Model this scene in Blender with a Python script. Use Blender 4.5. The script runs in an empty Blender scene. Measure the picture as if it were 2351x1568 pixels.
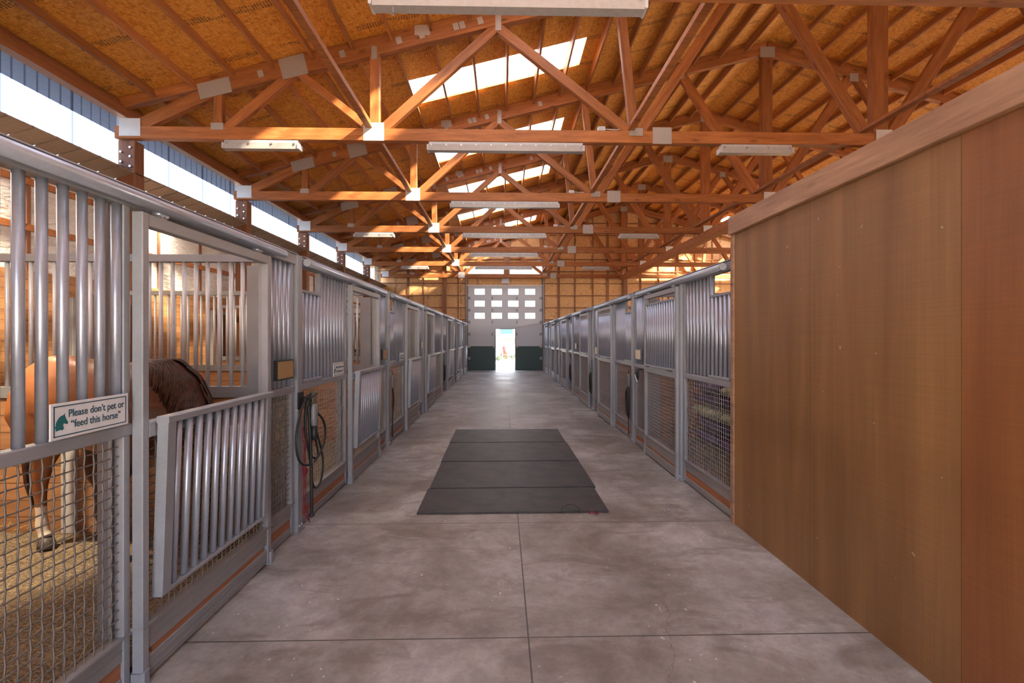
import bpy, math, random
from mathutils import Vector, Matrix
random.seed(7)
S = bpy.context.scene
COL = S.collection

# ------------------------------------------------------------------ camera, world, sun, exposure
F_PX = 1045.0
cam_d = bpy.data.cameras.new('camera'); cam = bpy.data.objects.new('camera', cam_d); COL.objects.link(cam)
cam_d.sensor_fit = 'HORIZONTAL'; cam_d.sensor_width = 36.0
cam_d.lens = 36.0 * F_PX / 2351.0
cam_d.shift_y = -9.5 / 2351.0
cam_d.clip_start = 0.05; cam_d.clip_end = 300
EYE = 1.63
cam.location = (0, 0, EYE)
cam.rotation_euler = (math.radians(90), 0, -math.atan(22.5 / F_PX))
S.camera = cam
S.view_settings.view_transform = 'Standard'; S.view_settings.look = 'None'
S.view_settings.gamma = 1.0; S.view_settings.use_curve_mapping = False
S.view_settings.exposure = 0.18
try:
    S.cycles.use_denoising = True
    S.cycles.max_bounces = 10; S.cycles.diffuse_bounces = 6; S.cycles.glossy_bounces = 3
    S.cycles.transparent_max_bounces = 12; S.cycles.transmission_bounces = 4
    S.cycles.sample_clamp_indirect = 6.0
    S.cycles.caustics_reflective = False; S.cycles.caustics_refractive = False
except Exception:
    pass

WORLD_STRENGTH = 7.0
w = bpy.data.worlds.new('sky'); S.world = w; w.use_nodes = True
nt = w.node_tree; nt.nodes.clear()
wo = nt.nodes.new('ShaderNodeOutputWorld'); bg = nt.nodes.new('ShaderNodeBackground')
tc = nt.nodes.new('ShaderNodeTexCoord'); sx = nt.nodes.new('ShaderNodeSeparateXYZ')
rp = nt.nodes.new('ShaderNodeValToRGB')
rp.color_ramp.elements[0].position = 0.505; rp.color_ramp.elements[0].color = (0.95, 0.97, 1.0, 1)
_e = rp.color_ramp.elements.new(0.495); _e.color = (0.30, 0.28, 0.26, 1)
rp.color_ramp.elements[-1].position = 0.95; rp.color_ramp.elements[-1].color = (0.50, 0.68, 1.0, 1)
mp = nt.nodes.new('ShaderNodeMapRange'); mp.inputs[1].default_value = -1; mp.inputs[2].default_value = 1
nt.links.new(tc.outputs['Generated'], sx.inputs[0]); nt.links.new(sx.outputs[2], mp.inputs[0])
nt.links.new(mp.outputs[0], rp.inputs[0]); nt.links.new(rp.outputs[0], bg.inputs[0])
bg.inputs[1].default_value = WORLD_STRENGTH
nt.links.new(bg.outputs[0], wo.inputs[0])

sun_d = bpy.data.lights.new('sun', 'SUN'); sun = bpy.data.objects.new('sun', sun_d); COL.objects.link(sun)
sun_d.energy = 110.0; sun_d.angle = math.radians(5.0); sun_d.color = (1.0, 0.80, 0.52)
SUN_DIR = Vector((-1.30, 0.65, -1.0)).normalized()
sun.rotation_euler = SUN_DIR.to_track_quat('-Z', 'Y').to_euler(); sun.location = (30, -15, 30)

# ------------------------------------------------------------------ plan of the barn (metres)
XL, XR = -1.75, 2.07            # the two stall fronts
RIDGE = 6.0
EAVE = -5.98
def roof_z(x):                  # underside of the sheathing
    d = x if x <= RIDGE else 2 * RIDGE - x
    return EYE + 3.65 + 0.257 * (d - EAVE)
T1, P = 4.06, 3.09
TRUSS_Y = [T1 + P * k for k in range(-2, 6)] + [22.38]
END_Y, FRONT_Y = 22.6, -3.2
CH_B, CH_T = EYE + 3.05, EYE + 3.24
WALL_X = -6.2
FAR_X = 2 * RIDGE - WALL_X
PANE_X = -5.93
SKY_X = (-1.75, 1.58)
PI = math.pi
def portal(name, loc, rot, sx_, sy_):
    d = bpy.data.lights.new(name, 'AREA'); d.shape = 'RECTANGLE'; d.size = sx_; d.size_y = sy_
    d.cycles.is_portal = True
    o = bpy.data.objects.new(name, d); COL.objects.link(o); o.location = loc; o.rotation_euler = rot
YM, YLEN = (END_Y + FRONT_Y) / 2, END_Y - FRONT_Y
def area_rot(direction):
    return Vector(direction).normalized().to_track_quat('-Z', 'Y').to_euler()
portal('clerestory_portal', (PANE_X - 0.06, YM, EYE + 3.03), area_rot((1, 0, 0)), 0.85, YLEN)
portal('clerestory_portal', (2 * RIDGE - PANE_X + 0.06, YM, EYE + 3.03), area_rot((-1, 0, 0)), 0.85, YLEN)
portal('front_portal', (0.15, FRONT_Y - 0.2, 2.1), area_rot((0, 1, 0)), 4.0, 4.2)
for o in [x for x in bpy.data.objects if x.name.startswith('clerestory_portal')]:
    o.data.size, o.data.size_y = YLEN, (0.85 if o.location.x < 0 else 2.4)
    if o.location.x > 0: o.location.x += 0.05; o.location.z = EYE + 2.2
    o.rotation_euler = (PI / 2, 0, -PI / 2) if o.location.x < 0 else (PI / 2, 0, PI / 2)
for o in [x for x in bpy.data.objects if x.name.startswith('front_portal')]:
    o.rotation_euler = (PI / 2, 0, PI)   # light looks along +Y
portal('gable_portal', (0.15, END_Y + 0.25, EYE + 3.3), (PI / 2, 0, 0), 3.7, 0.5)
portal('walk_door_portal', (0.16, END_Y + 0.25, 1.0), (PI / 2, 0, 0), 0.95, 2.0)
for k in range(-2, 7):
    y = TRUSS_Y[k + 2] + 1.75
    if k < 6:
        for side in ((1, -1) if k == 5 else (1,)):
            xm = sum(SKY_X) / 2; xm = xm if side > 0 else 2 * RIDGE - xm
            portal('skylight_portal', (xm, y, roof_z(xm) + 0.12), (0, -side * math.atan(0.257), 0), 3.45, 0.9)

# ------------------------------------------------------------------ node helpers and materials
def new_mat(name):
    m = bpy.data.materials.new(name); m.use_nodes = True
    t = m.node_tree; b = t.nodes['Principled BSDF']
    return m, t, b
def N(t, kind, **kw):
    n = t.nodes.new(kind)
    for k, v in kw.items():
        if isinstance(k, str) and k.startswith('i_'):
            n.inputs[int(k[2:])].default_value = v
        else:
            setattr(n, k, v)
    return n
def ramp(t, stops):
    r = t.nodes.new('ShaderNodeValToRGB'); e = r.color_ramp.elements
    while len(e) < len(stops): e.new(0.5)
    for q, (p, c) in zip(e, stops):
        q.position = p; q.color = (*c, 1) if len(c) == 3 else c
    return r
def coords(t, scale=(1, 1, 1), src='Object'):
    c = t.nodes.new('ShaderNodeTexCoord'); mpn = t.nodes.new('ShaderNodeMapping')
    mpn.inputs['Scale'].default_value = scale
    t.links.new(c.outputs[src], mpn.inputs[0]); return mpn.outputs[0]
def noise(t, vec, scale, detail=4, rough=0.55, dist=0.0):
    n = t.nodes.new('ShaderNodeTexNoise'); n.inputs['Scale'].default_value = scale
    n.inputs['Detail'].default_value = detail; n.inputs['Roughness'].default_value = rough
    n.inputs['Distortion'].default_value = dist
    t.links.new(vec, n.inputs['Vector']); return n.outputs['Fac']
def mix(t, fac, a, b, mode='MIX'):
    m = t.nodes.new('ShaderNodeMix'); m.data_type = 'RGBA'; m.blend_type = mode
    for idx, v in ((0, fac), (6, a), (7, b)):
        if hasattr(v, 'links'): t.links.new(v, m.inputs[idx])
        elif idx == 0: m.inputs[0].default_value = v
        else: m.inputs[idx].default_value = (*v, 1) if len(v) == 3 else v
    return m.outputs[2]
def bump(t, b, h, strength=0.2, dist=0.01):
    n = t.nodes.new('ShaderNodeBump'); n.inputs['Strength'].default_value = strength
    n.inputs['Distance'].default_value = dist
    t.links.new(h, n.inputs['Height']); t.links.new(n.outputs[0], b.inputs['Normal'])
def math_n(t, op, a, b=0.0):
    m = t.nodes.new('ShaderNodeMath'); m.operation = op
    for i, v in ((0, a), (1, b)):
        if hasattr(v, 'links'): t.links.new(v, m.inputs[i])
        else: m.inputs[i].default_value = v
    return m.outputs[0]
def plain(name, col, rough=0.6, metal=0.0, vary=0.0, scale=20):
    m, t, b = new_mat(name)
    b.inputs['Roughness'].default_value = rough; b.inputs['Metallic'].default_value = metal
    f = noise(t, coords(t), scale, 3)
    lo = tuple(max(0, c * (1 - 0.08 - vary)) for c in col); hi = tuple(min(1, c * (1 + 0.06 + vary)) for c in col)
    r = ramp(t, [(0.3, lo), (0.7, hi)]); t.links.new(f, r.inputs[0]); t.links.new(r.outputs[0], b.inputs['Base Color'])
    return m
def wood(name, dark, light, axis='X', fine=26, rough=0.55, knots=0.0, vary=0.25, bumpk=0.12):
    m, t, b = new_mat(name)
    sc = {'X': (1.1, 12, 12), 'Y': (12, 1.1, 12), 'Z': (12, 12, 1.1)}[axis]
    v = coords(t, sc)
    oi = t.nodes.new('ShaderNodeObjectInfo')
    off = t.nodes.new('ShaderNodeVectorMath'); off.operation = 'ADD'
    mul = t.nodes.new('ShaderNodeVectorMath'); mul.operation = 'SCALE'; mul.inputs[0].default_value = (37, 53, 19)
    t.links.new(oi.outputs['Random'], mul.inputs['Scale'])
    t.links.new(v, off.inputs[0]); t.links.new(mul.outputs[0], off.inputs[1]); v = off.outputs[0]
    n1 = noise(t, v, 1.3, 6, 0.62, 0.6)
    r = ramp(t, [(0.25, dark), (0.75, light)]); t.links.new(n1, r.inputs[0])
    col = r.outputs[0]
    n2 = noise(t, v, 6.0, 3, 0.7)
    col = mix(t, 0.35, col, ramp_out(t, n2, [(0.35, (0.55, 0.52, 0.5)), (0.65, (1.0, 1.0, 1.0))]), 'MULTIPLY')
    if knots:
        kv = coords(t, {'X': (1.7, 6, 6), 'Y': (6, 1.7, 6), 'Z': (6, 6, 1.7)}[axis])
        vo = t.nodes.new('ShaderNodeTexVoronoi'); vo.inputs['Scale'].default_value = 1.0
        t.links.new(kv, vo.inputs['Vector'])
        kr = ramp_out(t, vo.outputs['Distance'], [(0.07, (0.22, 0.12, 0.07)), (0.17, (1, 1, 1))])
        col = mix(t, knots, col, kr, 'MULTIPLY')
    var = t.nodes.new('ShaderNodeMapRange'); var.inputs[3].default_value = 1 - vary; var.inputs[4].default_value = 1 + vary * 0.6
    t.links.new(oi.outputs['Random'], var.inputs[0])
    hs = t.nodes.new('ShaderNodeHueSaturation'); t.links.new(var.outputs[0], hs.inputs['Value']); t.links.new(col, hs.inputs['Color'])
    t.links.new(hs.outputs[0], b.inputs['Base Color'])
    b.inputs['Roughness'].default_value = rough
    bump(t, b, n2, bumpk, 0.004)
    return m
def ramp_out(t, src, stops):
    r = ramp(t, stops); t.links.new(src, r.inputs[0]); return r.outputs[0]
def osb(name, a, b_, c, stamp_axis='Y', rough=0.6, ax=('X', 'Y')):
    m, t, b = new_mat(name)
    v = coords(t)
    # strands: stretched noise in two directions
    n1 = noise(t, coords(t, (9, 34, 9)), 1.0, 4, 0.7, 1.2)
    n2 = noise(t, coords(t, (30, 10, 30)), 1.0, 3, 0.7, 1.0)
    sel = noise(t, v, 9.0, 2)
    f = mix(t, sel, ramp_out(t, n1, [(0.0, (0, 0, 0)), (1, (1, 1, 1))]), ramp_out(t, n2, [(0.0, (0, 0, 0)), (1, (1, 1, 1))]))
    col = ramp_out(t, f, [(0.32, a), (0.5, b_), (0.66, c)])
    # ink stamps printed on the sheets in broken rows
    sp = t.nodes.new('ShaderNodeSeparateXYZ'); t.links.new(v, sp.inputs[0])
    along, across = (sp.outputs['X'], sp.outputs['Y']) if stamp_axis == 'X' else (sp.outputs['Z'], sp.outputs['X'])
    row = math_n(t, 'FRACT', math_n(t, 'DIVIDE', across, 0.81))
    inrow = math_n(t, 'MULTIPLY', math_n(t, 'GREATER_THAN', row, 0.42), math_n(t, 'LESS_THAN', row, 0.55))
    patch = math_n(t, 'GREATER_THAN', noise(t, v, 1.9, 1), 0.48)
    chars = math_n(t, 'GREATER_THAN', math_n(t, 'FRACT', math_n(t, 'MULTIPLY', along, 26)), 0.38)
    rough_ink = math_n(t, 'GREATER_THAN', noise(t, v, 60, 2), 0.44)
    ink = math_n(t, 'MULTIPLY', math_n(t, 'MULTIPLY', inrow, patch), math_n(t, 'MULTIPLY', chars, rough_ink))
    col = mix(t, math_n(t, 'MULTIPLY', ink, 0.72), col, (0.05, 0.035, 0.03))
    t.links.new(col, b.inputs['Base Color']); b.inputs['Roughness'].default_value = rough
    bump(t, b, n1, 0.15, 0.004)
    return m
def galv(name, col, rough=0.42, metal=0.75, dirt=0.0):
    m, t, b = new_mat(name)
    vo = t.nodes.new('ShaderNodeTexVoronoi'); vo.inputs['Scale'].default_value = 55
    t.links.new(coords(t), vo.inputs['Vector'])
    n = noise(t, coords(t), 5, 5)
    c1 = tuple(x * 0.86 for x in col)
    base = mix(t, 0.25, ramp_out(t, n, [(0.3, c1), (0.7, col)]), ramp_out(t, vo.outputs['Distance'], [(0.1, (0.8, 0.8, 0.8)), (0.8, (1.05, 1.05, 1.05))]), 'MULTIPLY')
    if dirt:
        sp = t.nodes.new('ShaderNodeSeparateXYZ'); t.links.new(coords(t), sp.inputs[0])
        n3 = noise(t, coords(t, (1, 1, 0.3)), 14, 4)
        base = mix(t, math_n(t, 'MULTIPLY', math_n(t, 'GREATER_THAN', n3, 0.53), dirt), base, (0.32, 0.25, 0.18))
    t.links.new(base, b.inputs['Base Color'])
    b.inputs['Metallic'].default_value = metal
    t.links.new(ramp_out(t, n, [(0.3, (rough - 0.07,) * 3), (0.7, (rough + 0.08,) * 3)]), b.inputs['Roughness'])
    return m
M = {}
M['timber'] = wood('stained_fir', (0.25, 0.082, 0.024), (0.54, 0.205, 0.066), 'X', knots=0.6)
M['timber_col'] = wood('stained_glulam', (0.17, 0.066, 0.035), (0.34, 0.15, 0.078), 'Z', knots=0.5)
M['timber_gable'] = wood('gable_fir', (0.22, 0.095, 0.045), (0.40, 0.19, 0.10), 'Z')
M['planks_wall'] = None
M['osb'] = osb('roof_osb', (0.34, 0.115, 0.018), (0.80, 0.36, 0.062), (0.95, 0.58, 0.18), 'X')
M['osb_wall'] = osb('gable_osb', (0.42, 0.20, 0.08), (0.76, 0.45, 0.20), (0.90, 0.62, 0.34), 'Z')
M['galv'] = galv('galvanised_tube', (0.48, 0.53, 0.64), 0.36, 0.60)
M['galv_frame'] = galv('aluminium_frame', (0.33, 0.345, 0.385), 0.45, 0.40)
M['galv_mesh'] = galv('dusty_wire', (0.20, 0.17, 0.15), 0.6, 0.3)
M['galv_mesh_pale'] = galv('pale_wire', (0.38, 0.37, 0.37), 0.5, 0.4)
M['galv_dusty'] = galv('dusty_aluminium', (0.28, 0.27, 0.28), 0.6, 0.3, 0.0)
M['plate'] = galv('galvanised_plate', (0.80, 0.84, 0.90), 0.5, 0.35)
M['pale_bar'] = galv('pale_galvanised_bar', (0.78, 0.80, 0.84), 0.4, 0.3)
M['kick_wood'] = wood('kick_strip_wood', (0.24, 0.085, 0.035), (0.40, 0.16, 0.07), 'Y', vary=0.1)
M['white_paint'] = plain('white_enamel', (0.80, 0.80, 0.80), 0.4)
M['light_grey'] = plain('light_grey_enamel', (0.55, 0.56, 0.60), 0.4)
M['diffuser'] = plain('frosted_diffuser', (0.42, 0.41, 0.44), 0.3)
M['black'] = plain('black_rubber', (0.012, 0.012, 0.014), 0.55)
M['black_metal'] = plain('black_powdercoat', (0.03, 0.03, 0.035), 0.5, 0.3, 0.3, 90)
M['tan'] = plain('tan_board', (0.33, 0.20, 0.08), 0.6, 0, 0.1, 60)
M['cream'] = plain('cream_plastic', (0.66, 0.58, 0.42), 0.5)
M['soffit'] = plain('tan_metal_sheet', (0.30, 0.235, 0.19), 0.5, 0.1)
M['bolt'] = plain('zinc_bolt', (0.8, 0.8, 0.82), 0.3, 0.8)
M['red_rope'] = plain('red_twine', (0.20, 0.015, 0.035), 0.8)
M['grey_plastic'] = plain('grey_plastic', (0.16, 0.165, 0.18), 0.4)
M['olive'] = plain('olive_canvas', (0.10, 0.10, 0.055), 0.9)
M['teal'] = plain('teal_ink', (0.012, 0.13, 0.14), 0.5)
M['navy'] = plain('sign_ink', (0.02, 0.075, 0.11), 0.5)
M['sign'] = plain('sign_board', (0.70, 0.72, 0.74), 0.4)
M['straw'] = plain('straw', (0.62, 0.48, 0.24), 0.8, 0, 0.3, 200)
M['purple'] = plain('purple_bag', (0.07, 0.03, 0.11), 0.5, 0, 0.4, 8)
M['yellow_bag'] = plain('pale_bag', (0.45, 0.42, 0.22), 0.6, 0, 0.3, 8)
M['brick_white'] = plain('white_brick', (0.75, 0.75, 0.75), 0.8)
M['red_paint'] = plain('red_paint', (0.42, 0.02, 0.02), 0.5)
M['leaf'] = plain('leaf', (0.012, 0.04, 0.012), 0.6, 0, 0.4, 30)
M['dark_glass'] = plain('dark_glass', (0.02, 0.06, 0.08), 0.1)
M['hoof'] = plain('hoof', (0.08, 0.07, 0.065), 0.5, 0, 0.3, 40)

def planks(name, dark, light, height, axis_grain='Y', vertical=False, knots=0.7):
    m, t, b = new_mat(name)
    v = coords(t)
    sp = t.nodes.new('ShaderNodeSeparateXYZ'); t.links.new(v, sp.inputs[0])
    z = sp.outputs[axis_grain if vertical else 'Z']
    q = math_n(t, 'DIVIDE', z, height); idx = math_n(t, 'FLOOR', q); fr = math_n(t, 'FRACT', q)
    wn = t.nodes.new('ShaderNodeTexWhiteNoise'); wn.noise_dimensions = '1D'; t.links.new(idx, wn.inputs['W'])
    cb = t.nodes.new('ShaderNodeCombineXYZ')
    for i in range(3): t.links.new(math_n(t, 'MULTIPLY', wn.outputs['Value'], 40 + 13 * i), cb.inputs[i])
    gsc = (12, 12, 1.1) if vertical else {'Y': (12, 1.1, 12), 'X': (1.1, 12, 12)}[axis_grain]
    ad = t.nodes.new('ShaderNodeVectorMath'); ad.operation = 'ADD'
    t.links.new(coords(t, gsc), ad.inputs[0]); t.links.new(cb.outputs[0], ad.inputs[1])
    n = noise(t, ad.outputs[0], 1.4, 5, 0.6, 0.5)
    col = ramp_out(t, n, [(0.28, dark), (0.72, light)])
    col = mix(t, 0.55, col, ramp_out(t, wn.outputs['Value'], [(0, (0.6, 0.56, 0.54)), (1, (1.0, 1.0, 1.0))]), 'MULTIPLY')
    if knots:
        vo = t.nodes.new('ShaderNodeTexVoronoi'); vo.inputs['Scale'].default_value = 1.0
        t.links.new(coords(t, (4, 4, 7)), vo.inputs['Vector'])
        col = mix(t, knots, col, ramp_out(t, vo.outputs['Distance'], [(0.05, (0.2, 0.1, 0.06)), (0.12, (1, 1, 1))]), 'MULTIPLY')
    gap = math_n(t, 'LESS_THAN', fr, 0.045)
    col = mix(t, math_n(t, 'MULTIPLY', gap, 0.8), col, (0.03, 0.015, 0.008))
    t.links.new(col, b.inputs['Base Color']); b.inputs['Roughness'].default_value = 0.55
    bump(t, b, math_n(t, 'SUBTRACT', 1.0, gap), 0.4, 0.004)
    return m
M['planks_x'] = planks('partition_planks', (0.30, 0.14, 0.065), (0.52, 0.28, 0.14), 0.14, 'X')
M['planks_y'] = planks('wall_planks', (0.34, 0.15, 0.06), (0.60, 0.30, 0.12), 0.132, 'Y')
M['planks_v'] = planks('door_boards', (0.22, 0.07, 0.035), (0.32, 0.11, 0.055), 0.09, 'Y', True, 0)

def concrete():
    m, t, b = new_mat('concrete_slab')
    v = coords(t)
    n1 = noise(t, v, 0.9, 7, 0.6, 0.4); n2 = noise(t, v, 7, 6, 0.7); n3 = noise(t, coords(t, (1.0, 2.2, 1)), 1.6, 6, 0.62, 0.8)
    col = ramp_out(t, n1, [(0.38, (0.180, 0.152, 0.128)), (0.52, (0.295, 0.270, 0.245)), (0.64, (0.410, 0.390, 0.370))])
    col = mix(t, 0.75, col, ramp_out(t, n2, [(0.34, (0.72, 0.71, 0.71)), (0.62, (1.12, 1.12, 1.14))]), 'MULTIPLY')
    fine = noise(t, v, 32, 4, 0.7)
    col = mix(t, 0.5, col, ramp_out(t, fine, [(0.35, (0.82, 0.81, 0.80)), (0.6, (1.06, 1.06, 1.06))]), 'MULTIPLY')
    stain = ramp_out(t, n3, [(0.52, (0, 0, 0)), (0.66, (1, 1, 1))])
    col = mix(t, math_n(t, 'MULTIPLY', stain, 0.62), col, (0.13, 0.10, 0.08))
    # hairline dark rims of dried puddles
    rim = math_n(t, 'LESS_THAN', math_n(t, 'ABSOLUTE', math_n(t, 'SUBTRACT', n3, 0.56)), 0.0035)
    col = mix(t, math_n(t, 'MULTIPLY', rim, 0.25), col, (0.12, 0.09, 0.07))
    # pale lime specks
    sp_n = noise(t, v, 26, 2, 0.5); zone = math_n(t, 'GREATER_THAN', noise(t, v, 1.3, 2), 0.55)
    speck = math_n(t, 'MULTIPLY', math_n(t, 'GREATER_THAN', sp_n, 0.70), zone)
    col = mix(t, math_n(t, 'MULTIPLY', speck, 0.6), col, (0.75, 0.72, 0.68))
    # a wandering crack in the near right slab
    s2 = t.nodes.new('ShaderNodeSeparateXYZ'); t.links.new(v, s2.inputs[0])
    wig = math_n(t, 'MULTIPLY', math_n(t, 'SUBTRACT', noise(t, v, 5, 5, 0.7), 0.5), 0.22)
    cx = math_n(t, 'ADD', s2.outputs['X'], wig)
    line = math_n(t, 'ABSOLUTE', math_n(t, 'SUBTRACT', cx, math_n(t, 'MULTIPLY', math_n(t, 'SUBTRACT', s2.outputs['Y'], -0.55), 0.30)))
    crack = math_n(t, 'MULTIPLY', math_n(t, 'LESS_THAN', line, 0.0022), math_n(t, 'LESS_THAN', s2.outputs['Y'], 2.95))
    col = mix(t, math_n(t, 'MULTIPLY', crack, 0.6), col, (0.07, 0.05, 0.04))
    # sawn control joints
    jx = math_n(t, 'LESS_THAN', math_n(t, 'ABSOLUTE', math_n(t, 'SUBTRACT', s2.outputs['X'], 0.142)), 0.0045)
    jy = math_n(t, 'LESS_THAN', math_n(t, 'ABSOLUTE', math_n(t, 'SUBTRACT', math_n(t, 'FRACT', math_n(t, 'DIVIDE', math_n(t, 'SUBTRACT', s2.outputs['Y'], 2.47 - 1.53 * 0.5 - 15.3), 1.53)), 0.5)), 0.0029)
    j = math_n(t, 'MAXIMUM', jx, jy)
    col = mix(t, math_n(t, 'MULTIPLY', j, 0.85), col, (0.035, 0.028, 0.024))
    t.links.new(col, b.inputs['Base Color'])
    t.links.new(ramp_out(t, n1, [(0.3, (0.42,) * 3), (0.7, (0.60,) * 3)]), b.inputs['Roughness'])
    h = math_n(t, 'SUBTRACT', math_n(t, 'MULTIPLY', n2, 0.25), j)
    bump(t, b, h, 0.22, 0.004)
    return m
M['concrete'] = concrete()
def ply(name, lo, hi):
    m, t, b = new_mat(name)
    v = coords(t)
    n1 = noise(t, coords(t, (5, 5, 0.35)), 1.0, 5, 0.55, 0.4); n2 = noise(t, coords(t, (1, 60, 1.2)), 1.0, 3, 0.6)
    n3 = noise(t, coords(t, (1, 1.5, 90)), 1.0, 2, 0.5); n4 = noise(t, v, 0.8, 3)
    col = ramp_out(t, n1, [(0.3, lo), (0.7, hi)])
    col = mix(t, 0.35, col, ramp_out(t, n2, [(0.3, (0.7, 0.68, 0.66)), (0.7, (1.05, 1.05, 1.05))]), 'MULTIPLY')
    col = mix(t, 0.22, col, ramp_out(t, n3, [(0.4, (0.72, 0.7, 0.68)), (0.6, (1, 1, 1))]), 'MULTIPLY')
    oi = t.nodes.new('ShaderNodeObjectInfo')
    col = mix(t, 0.6, col, ramp_out(t, n4, [(0.3, (0.8, 0.8, 0.78)), (0.7, (1.08, 1.05, 1.0))]), 'MULTIPLY')
    dots = math_n(t, 'GREATER_THAN', noise(t, v, 22, 1), 0.79)
    col = mix(t, math_n(t, 'MULTIPLY', dots, 0.5), col, (0.5, 0.42, 0.32))
    t.links.new(col, b.inputs['Base Color']); b.inputs['Roughness'].default_value = 0.42
    bump(t, b, n2, 0.06, 0.003)
    return m
M['ply'] = ply('plywood_sheet', (0.170, 0.082, 0.030), (0.262, 0.137, 0.054))
M['ply_red'] = ply('reddish_plywood_sheet', (0.175, 0.062, 0.020), (0.270, 0.110, 0.038))
def insulation():
    m, t, b = new_mat('vinyl_insulation')
    v = coords(t)
    n = noise(t, coords(t, (2, 2.2, 5.5)), 1.6, 5, 0.6, 1.6)
    col = ramp_out(t, n, [(0.3, (0.70, 0.64, 0.60)), (0.6, (0.88, 0.83, 0.80))])
    t.links.new(col, b.inputs['Base Color']); b.inputs['Roughness'].default_value = 0.5
    bump(t, b, n, 0.9, 0.05)
    return m
M['insul'] = insulation()
def polycarb(name, tint, milk, ribw=0.14):
    m, t, b = new_mat(name)
    t.nodes.remove(b); out = t.nodes['Material Output']
    tr = t.nodes.new('ShaderNodeBsdfTransparent'); tl = t.nodes.new('ShaderNodeBsdfTranslucent'); mx = t.nodes.new('ShaderNodeMixShader')
    v = coords(t); sp = t.nodes.new('ShaderNodeSeparateXYZ'); t.links.new(v, sp.inputs[0])
    rib = math_n(t, 'LESS_THAN', math_n(t, 'FRACT', math_n(t, 'DIVIDE', sp.outputs['Y'], 0.152)), 0.14)
    c = mix(t, rib, tint, tuple(q * (0.9 if milk > 0.1 else 0.5) for q in tint))
    seam = math_n(t, 'LESS_THAN', math_n(t, 'FRACT', math_n(t, 'DIVIDE', sp.outputs['Y'], 0.914)), 0.035)
    c = mix(t, seam, c, tuple(q * 0.33 for q in tint))
    t.links.new(c, tr.inputs[0]); t.links.new(c, tl.inputs[0]); mx.inputs[0].default_value = milk
    t.links.new(tr.outputs[0], mx.inputs[1]); t.links.new(tl.outputs[0], mx.inputs[2]); t.links.new(mx.outputs[0], out.inputs[0])
    return m
M['poly'] = polycarb('skylight_sheet', (0.75, 0.76, 0.78), 0.25)
def clear_pane():
    m, t, b = new_mat('clear_pane')
    t.nodes.remove(b); tr = t.nodes.new('ShaderNodeBsdfTransparent'); gl = t.nodes.new('ShaderNodeBsdfGlossy'); mx = t.nodes.new('ShaderNodeMixShader')
    tr.inputs[0].default_value = (0.93, 0.95, 0.97, 1); gl.inputs['Roughness'].default_value = 0.05; mx.inputs[0].default_value = 0.05
    t.links.new(tr.outputs[0], mx.inputs[1]); t.links.new(gl.outputs[0], mx.inputs[2]); t.links.new(mx.outputs[0], t.nodes['Material Output'].inputs[0])
    return m
M['clear'] = clear_pane()
M['poly_side'] = polycarb('clerestory_sheet', (0.34, 0.385, 0.46), 0.05, 0.11)
def rubber():
    m, t, b = new_mat('rubber_mat')
    v = coords(t); n = noise(t, v, 3.5, 6, 0.65); n2 = noise(t, v, 40, 2)
    col = ramp_out(t, n, [(0.38, (0.014, 0.015, 0.018)), (0.62, (0.045, 0.038, 0.036))])
    dust = math_n(t, 'GREATER_THAN', noise(t, v, 18, 2), 0.76)
    col = mix(t, math_n(t, 'MULTIPLY', dust, 0.35), col, (0.22, 0.16, 0.14))
    t.links.new(col, b.inputs['Base Color']); b.inputs['Roughness'].default_value = 0.55
    bump(t, b, n2, 0.3, 0.003); return m
M['rubber'] = rubber()
def bedding():
    m, t, b = new_mat('wood_shavings')
    v = coords(t); n = noise(t, v, 70, 4, 0.7); n0 = noise(t, v, 1.5, 3)
    col = ramp_out(t, n, [(0.35, (0.10, 0.07, 0.045)), (0.55, (0.33, 0.255, 0.165)), (0.7, (0.66, 0.55, 0.40))])
    col = mix(t, 0.5, col, ramp_out(t, n0, [(0.35, (0.6, 0.56, 0.5)), (0.65, (1, 1, 1))]), 'MULTIPLY')
    t.links.new(col, b.inputs['Base Color']); b.inputs['Roughness'].default_value = 0.9
    bump(t, b, n, 0.9, 0.02); return m
M['bedding'] = bedding()
def door_skin(name, col):
    m, t, b = new_mat(name)
    v = coords(t); sp = t.nodes.new('ShaderNodeSeparateXYZ'); t.links.new(v, sp.inputs[0])
    g = math_n(t, 'LESS_THAN', math_n(t, 'FRACT', math_n(t, 'DIVIDE', sp.outputs['Z'], 0.1)), 0.1)
    c = mix(t, math_n(t, 'MULTIPLY', g, 0.35), col, tuple(x * 0.5 for x in col))
    t.links.new(c, b.inputs['Base Color']); b.inputs['Roughness'].default_value = 0.4
    bump(t, b, math_n(t, 'SUBTRACT', 1.0, g), 0.4, 0.004); return m
M['door_white'] = door_skin('door_skin_white', (0.66, 0.68, 0.72))
M['door_green'] = door_skin('door_skin_green', (0.018, 0.055, 0.055))
def corrug_plate():
    m, t, b = new_mat('toothed_plate')
    v = coords(t); sp = t.nodes.new('ShaderNodeSeparateXYZ'); t.links.new(v, sp.inputs[0])
    f = math_n(t, 'FRACT', math_n(t, 'MULTIPLY', sp.outputs['X'], 45))
    c = mix(t, math_n(t, 'GREATER_THAN', f, 0.5), (0.52, 0.50, 0.50), (0.36, 0.33, 0.33))
    t.links.new(c, b.inputs['Base Color']); b.inputs['Roughness'].default_value = 0.5; b.inputs['Metallic'].default_value = 0.35
    return m
M['tooth'] = corrug_plate()
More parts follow.
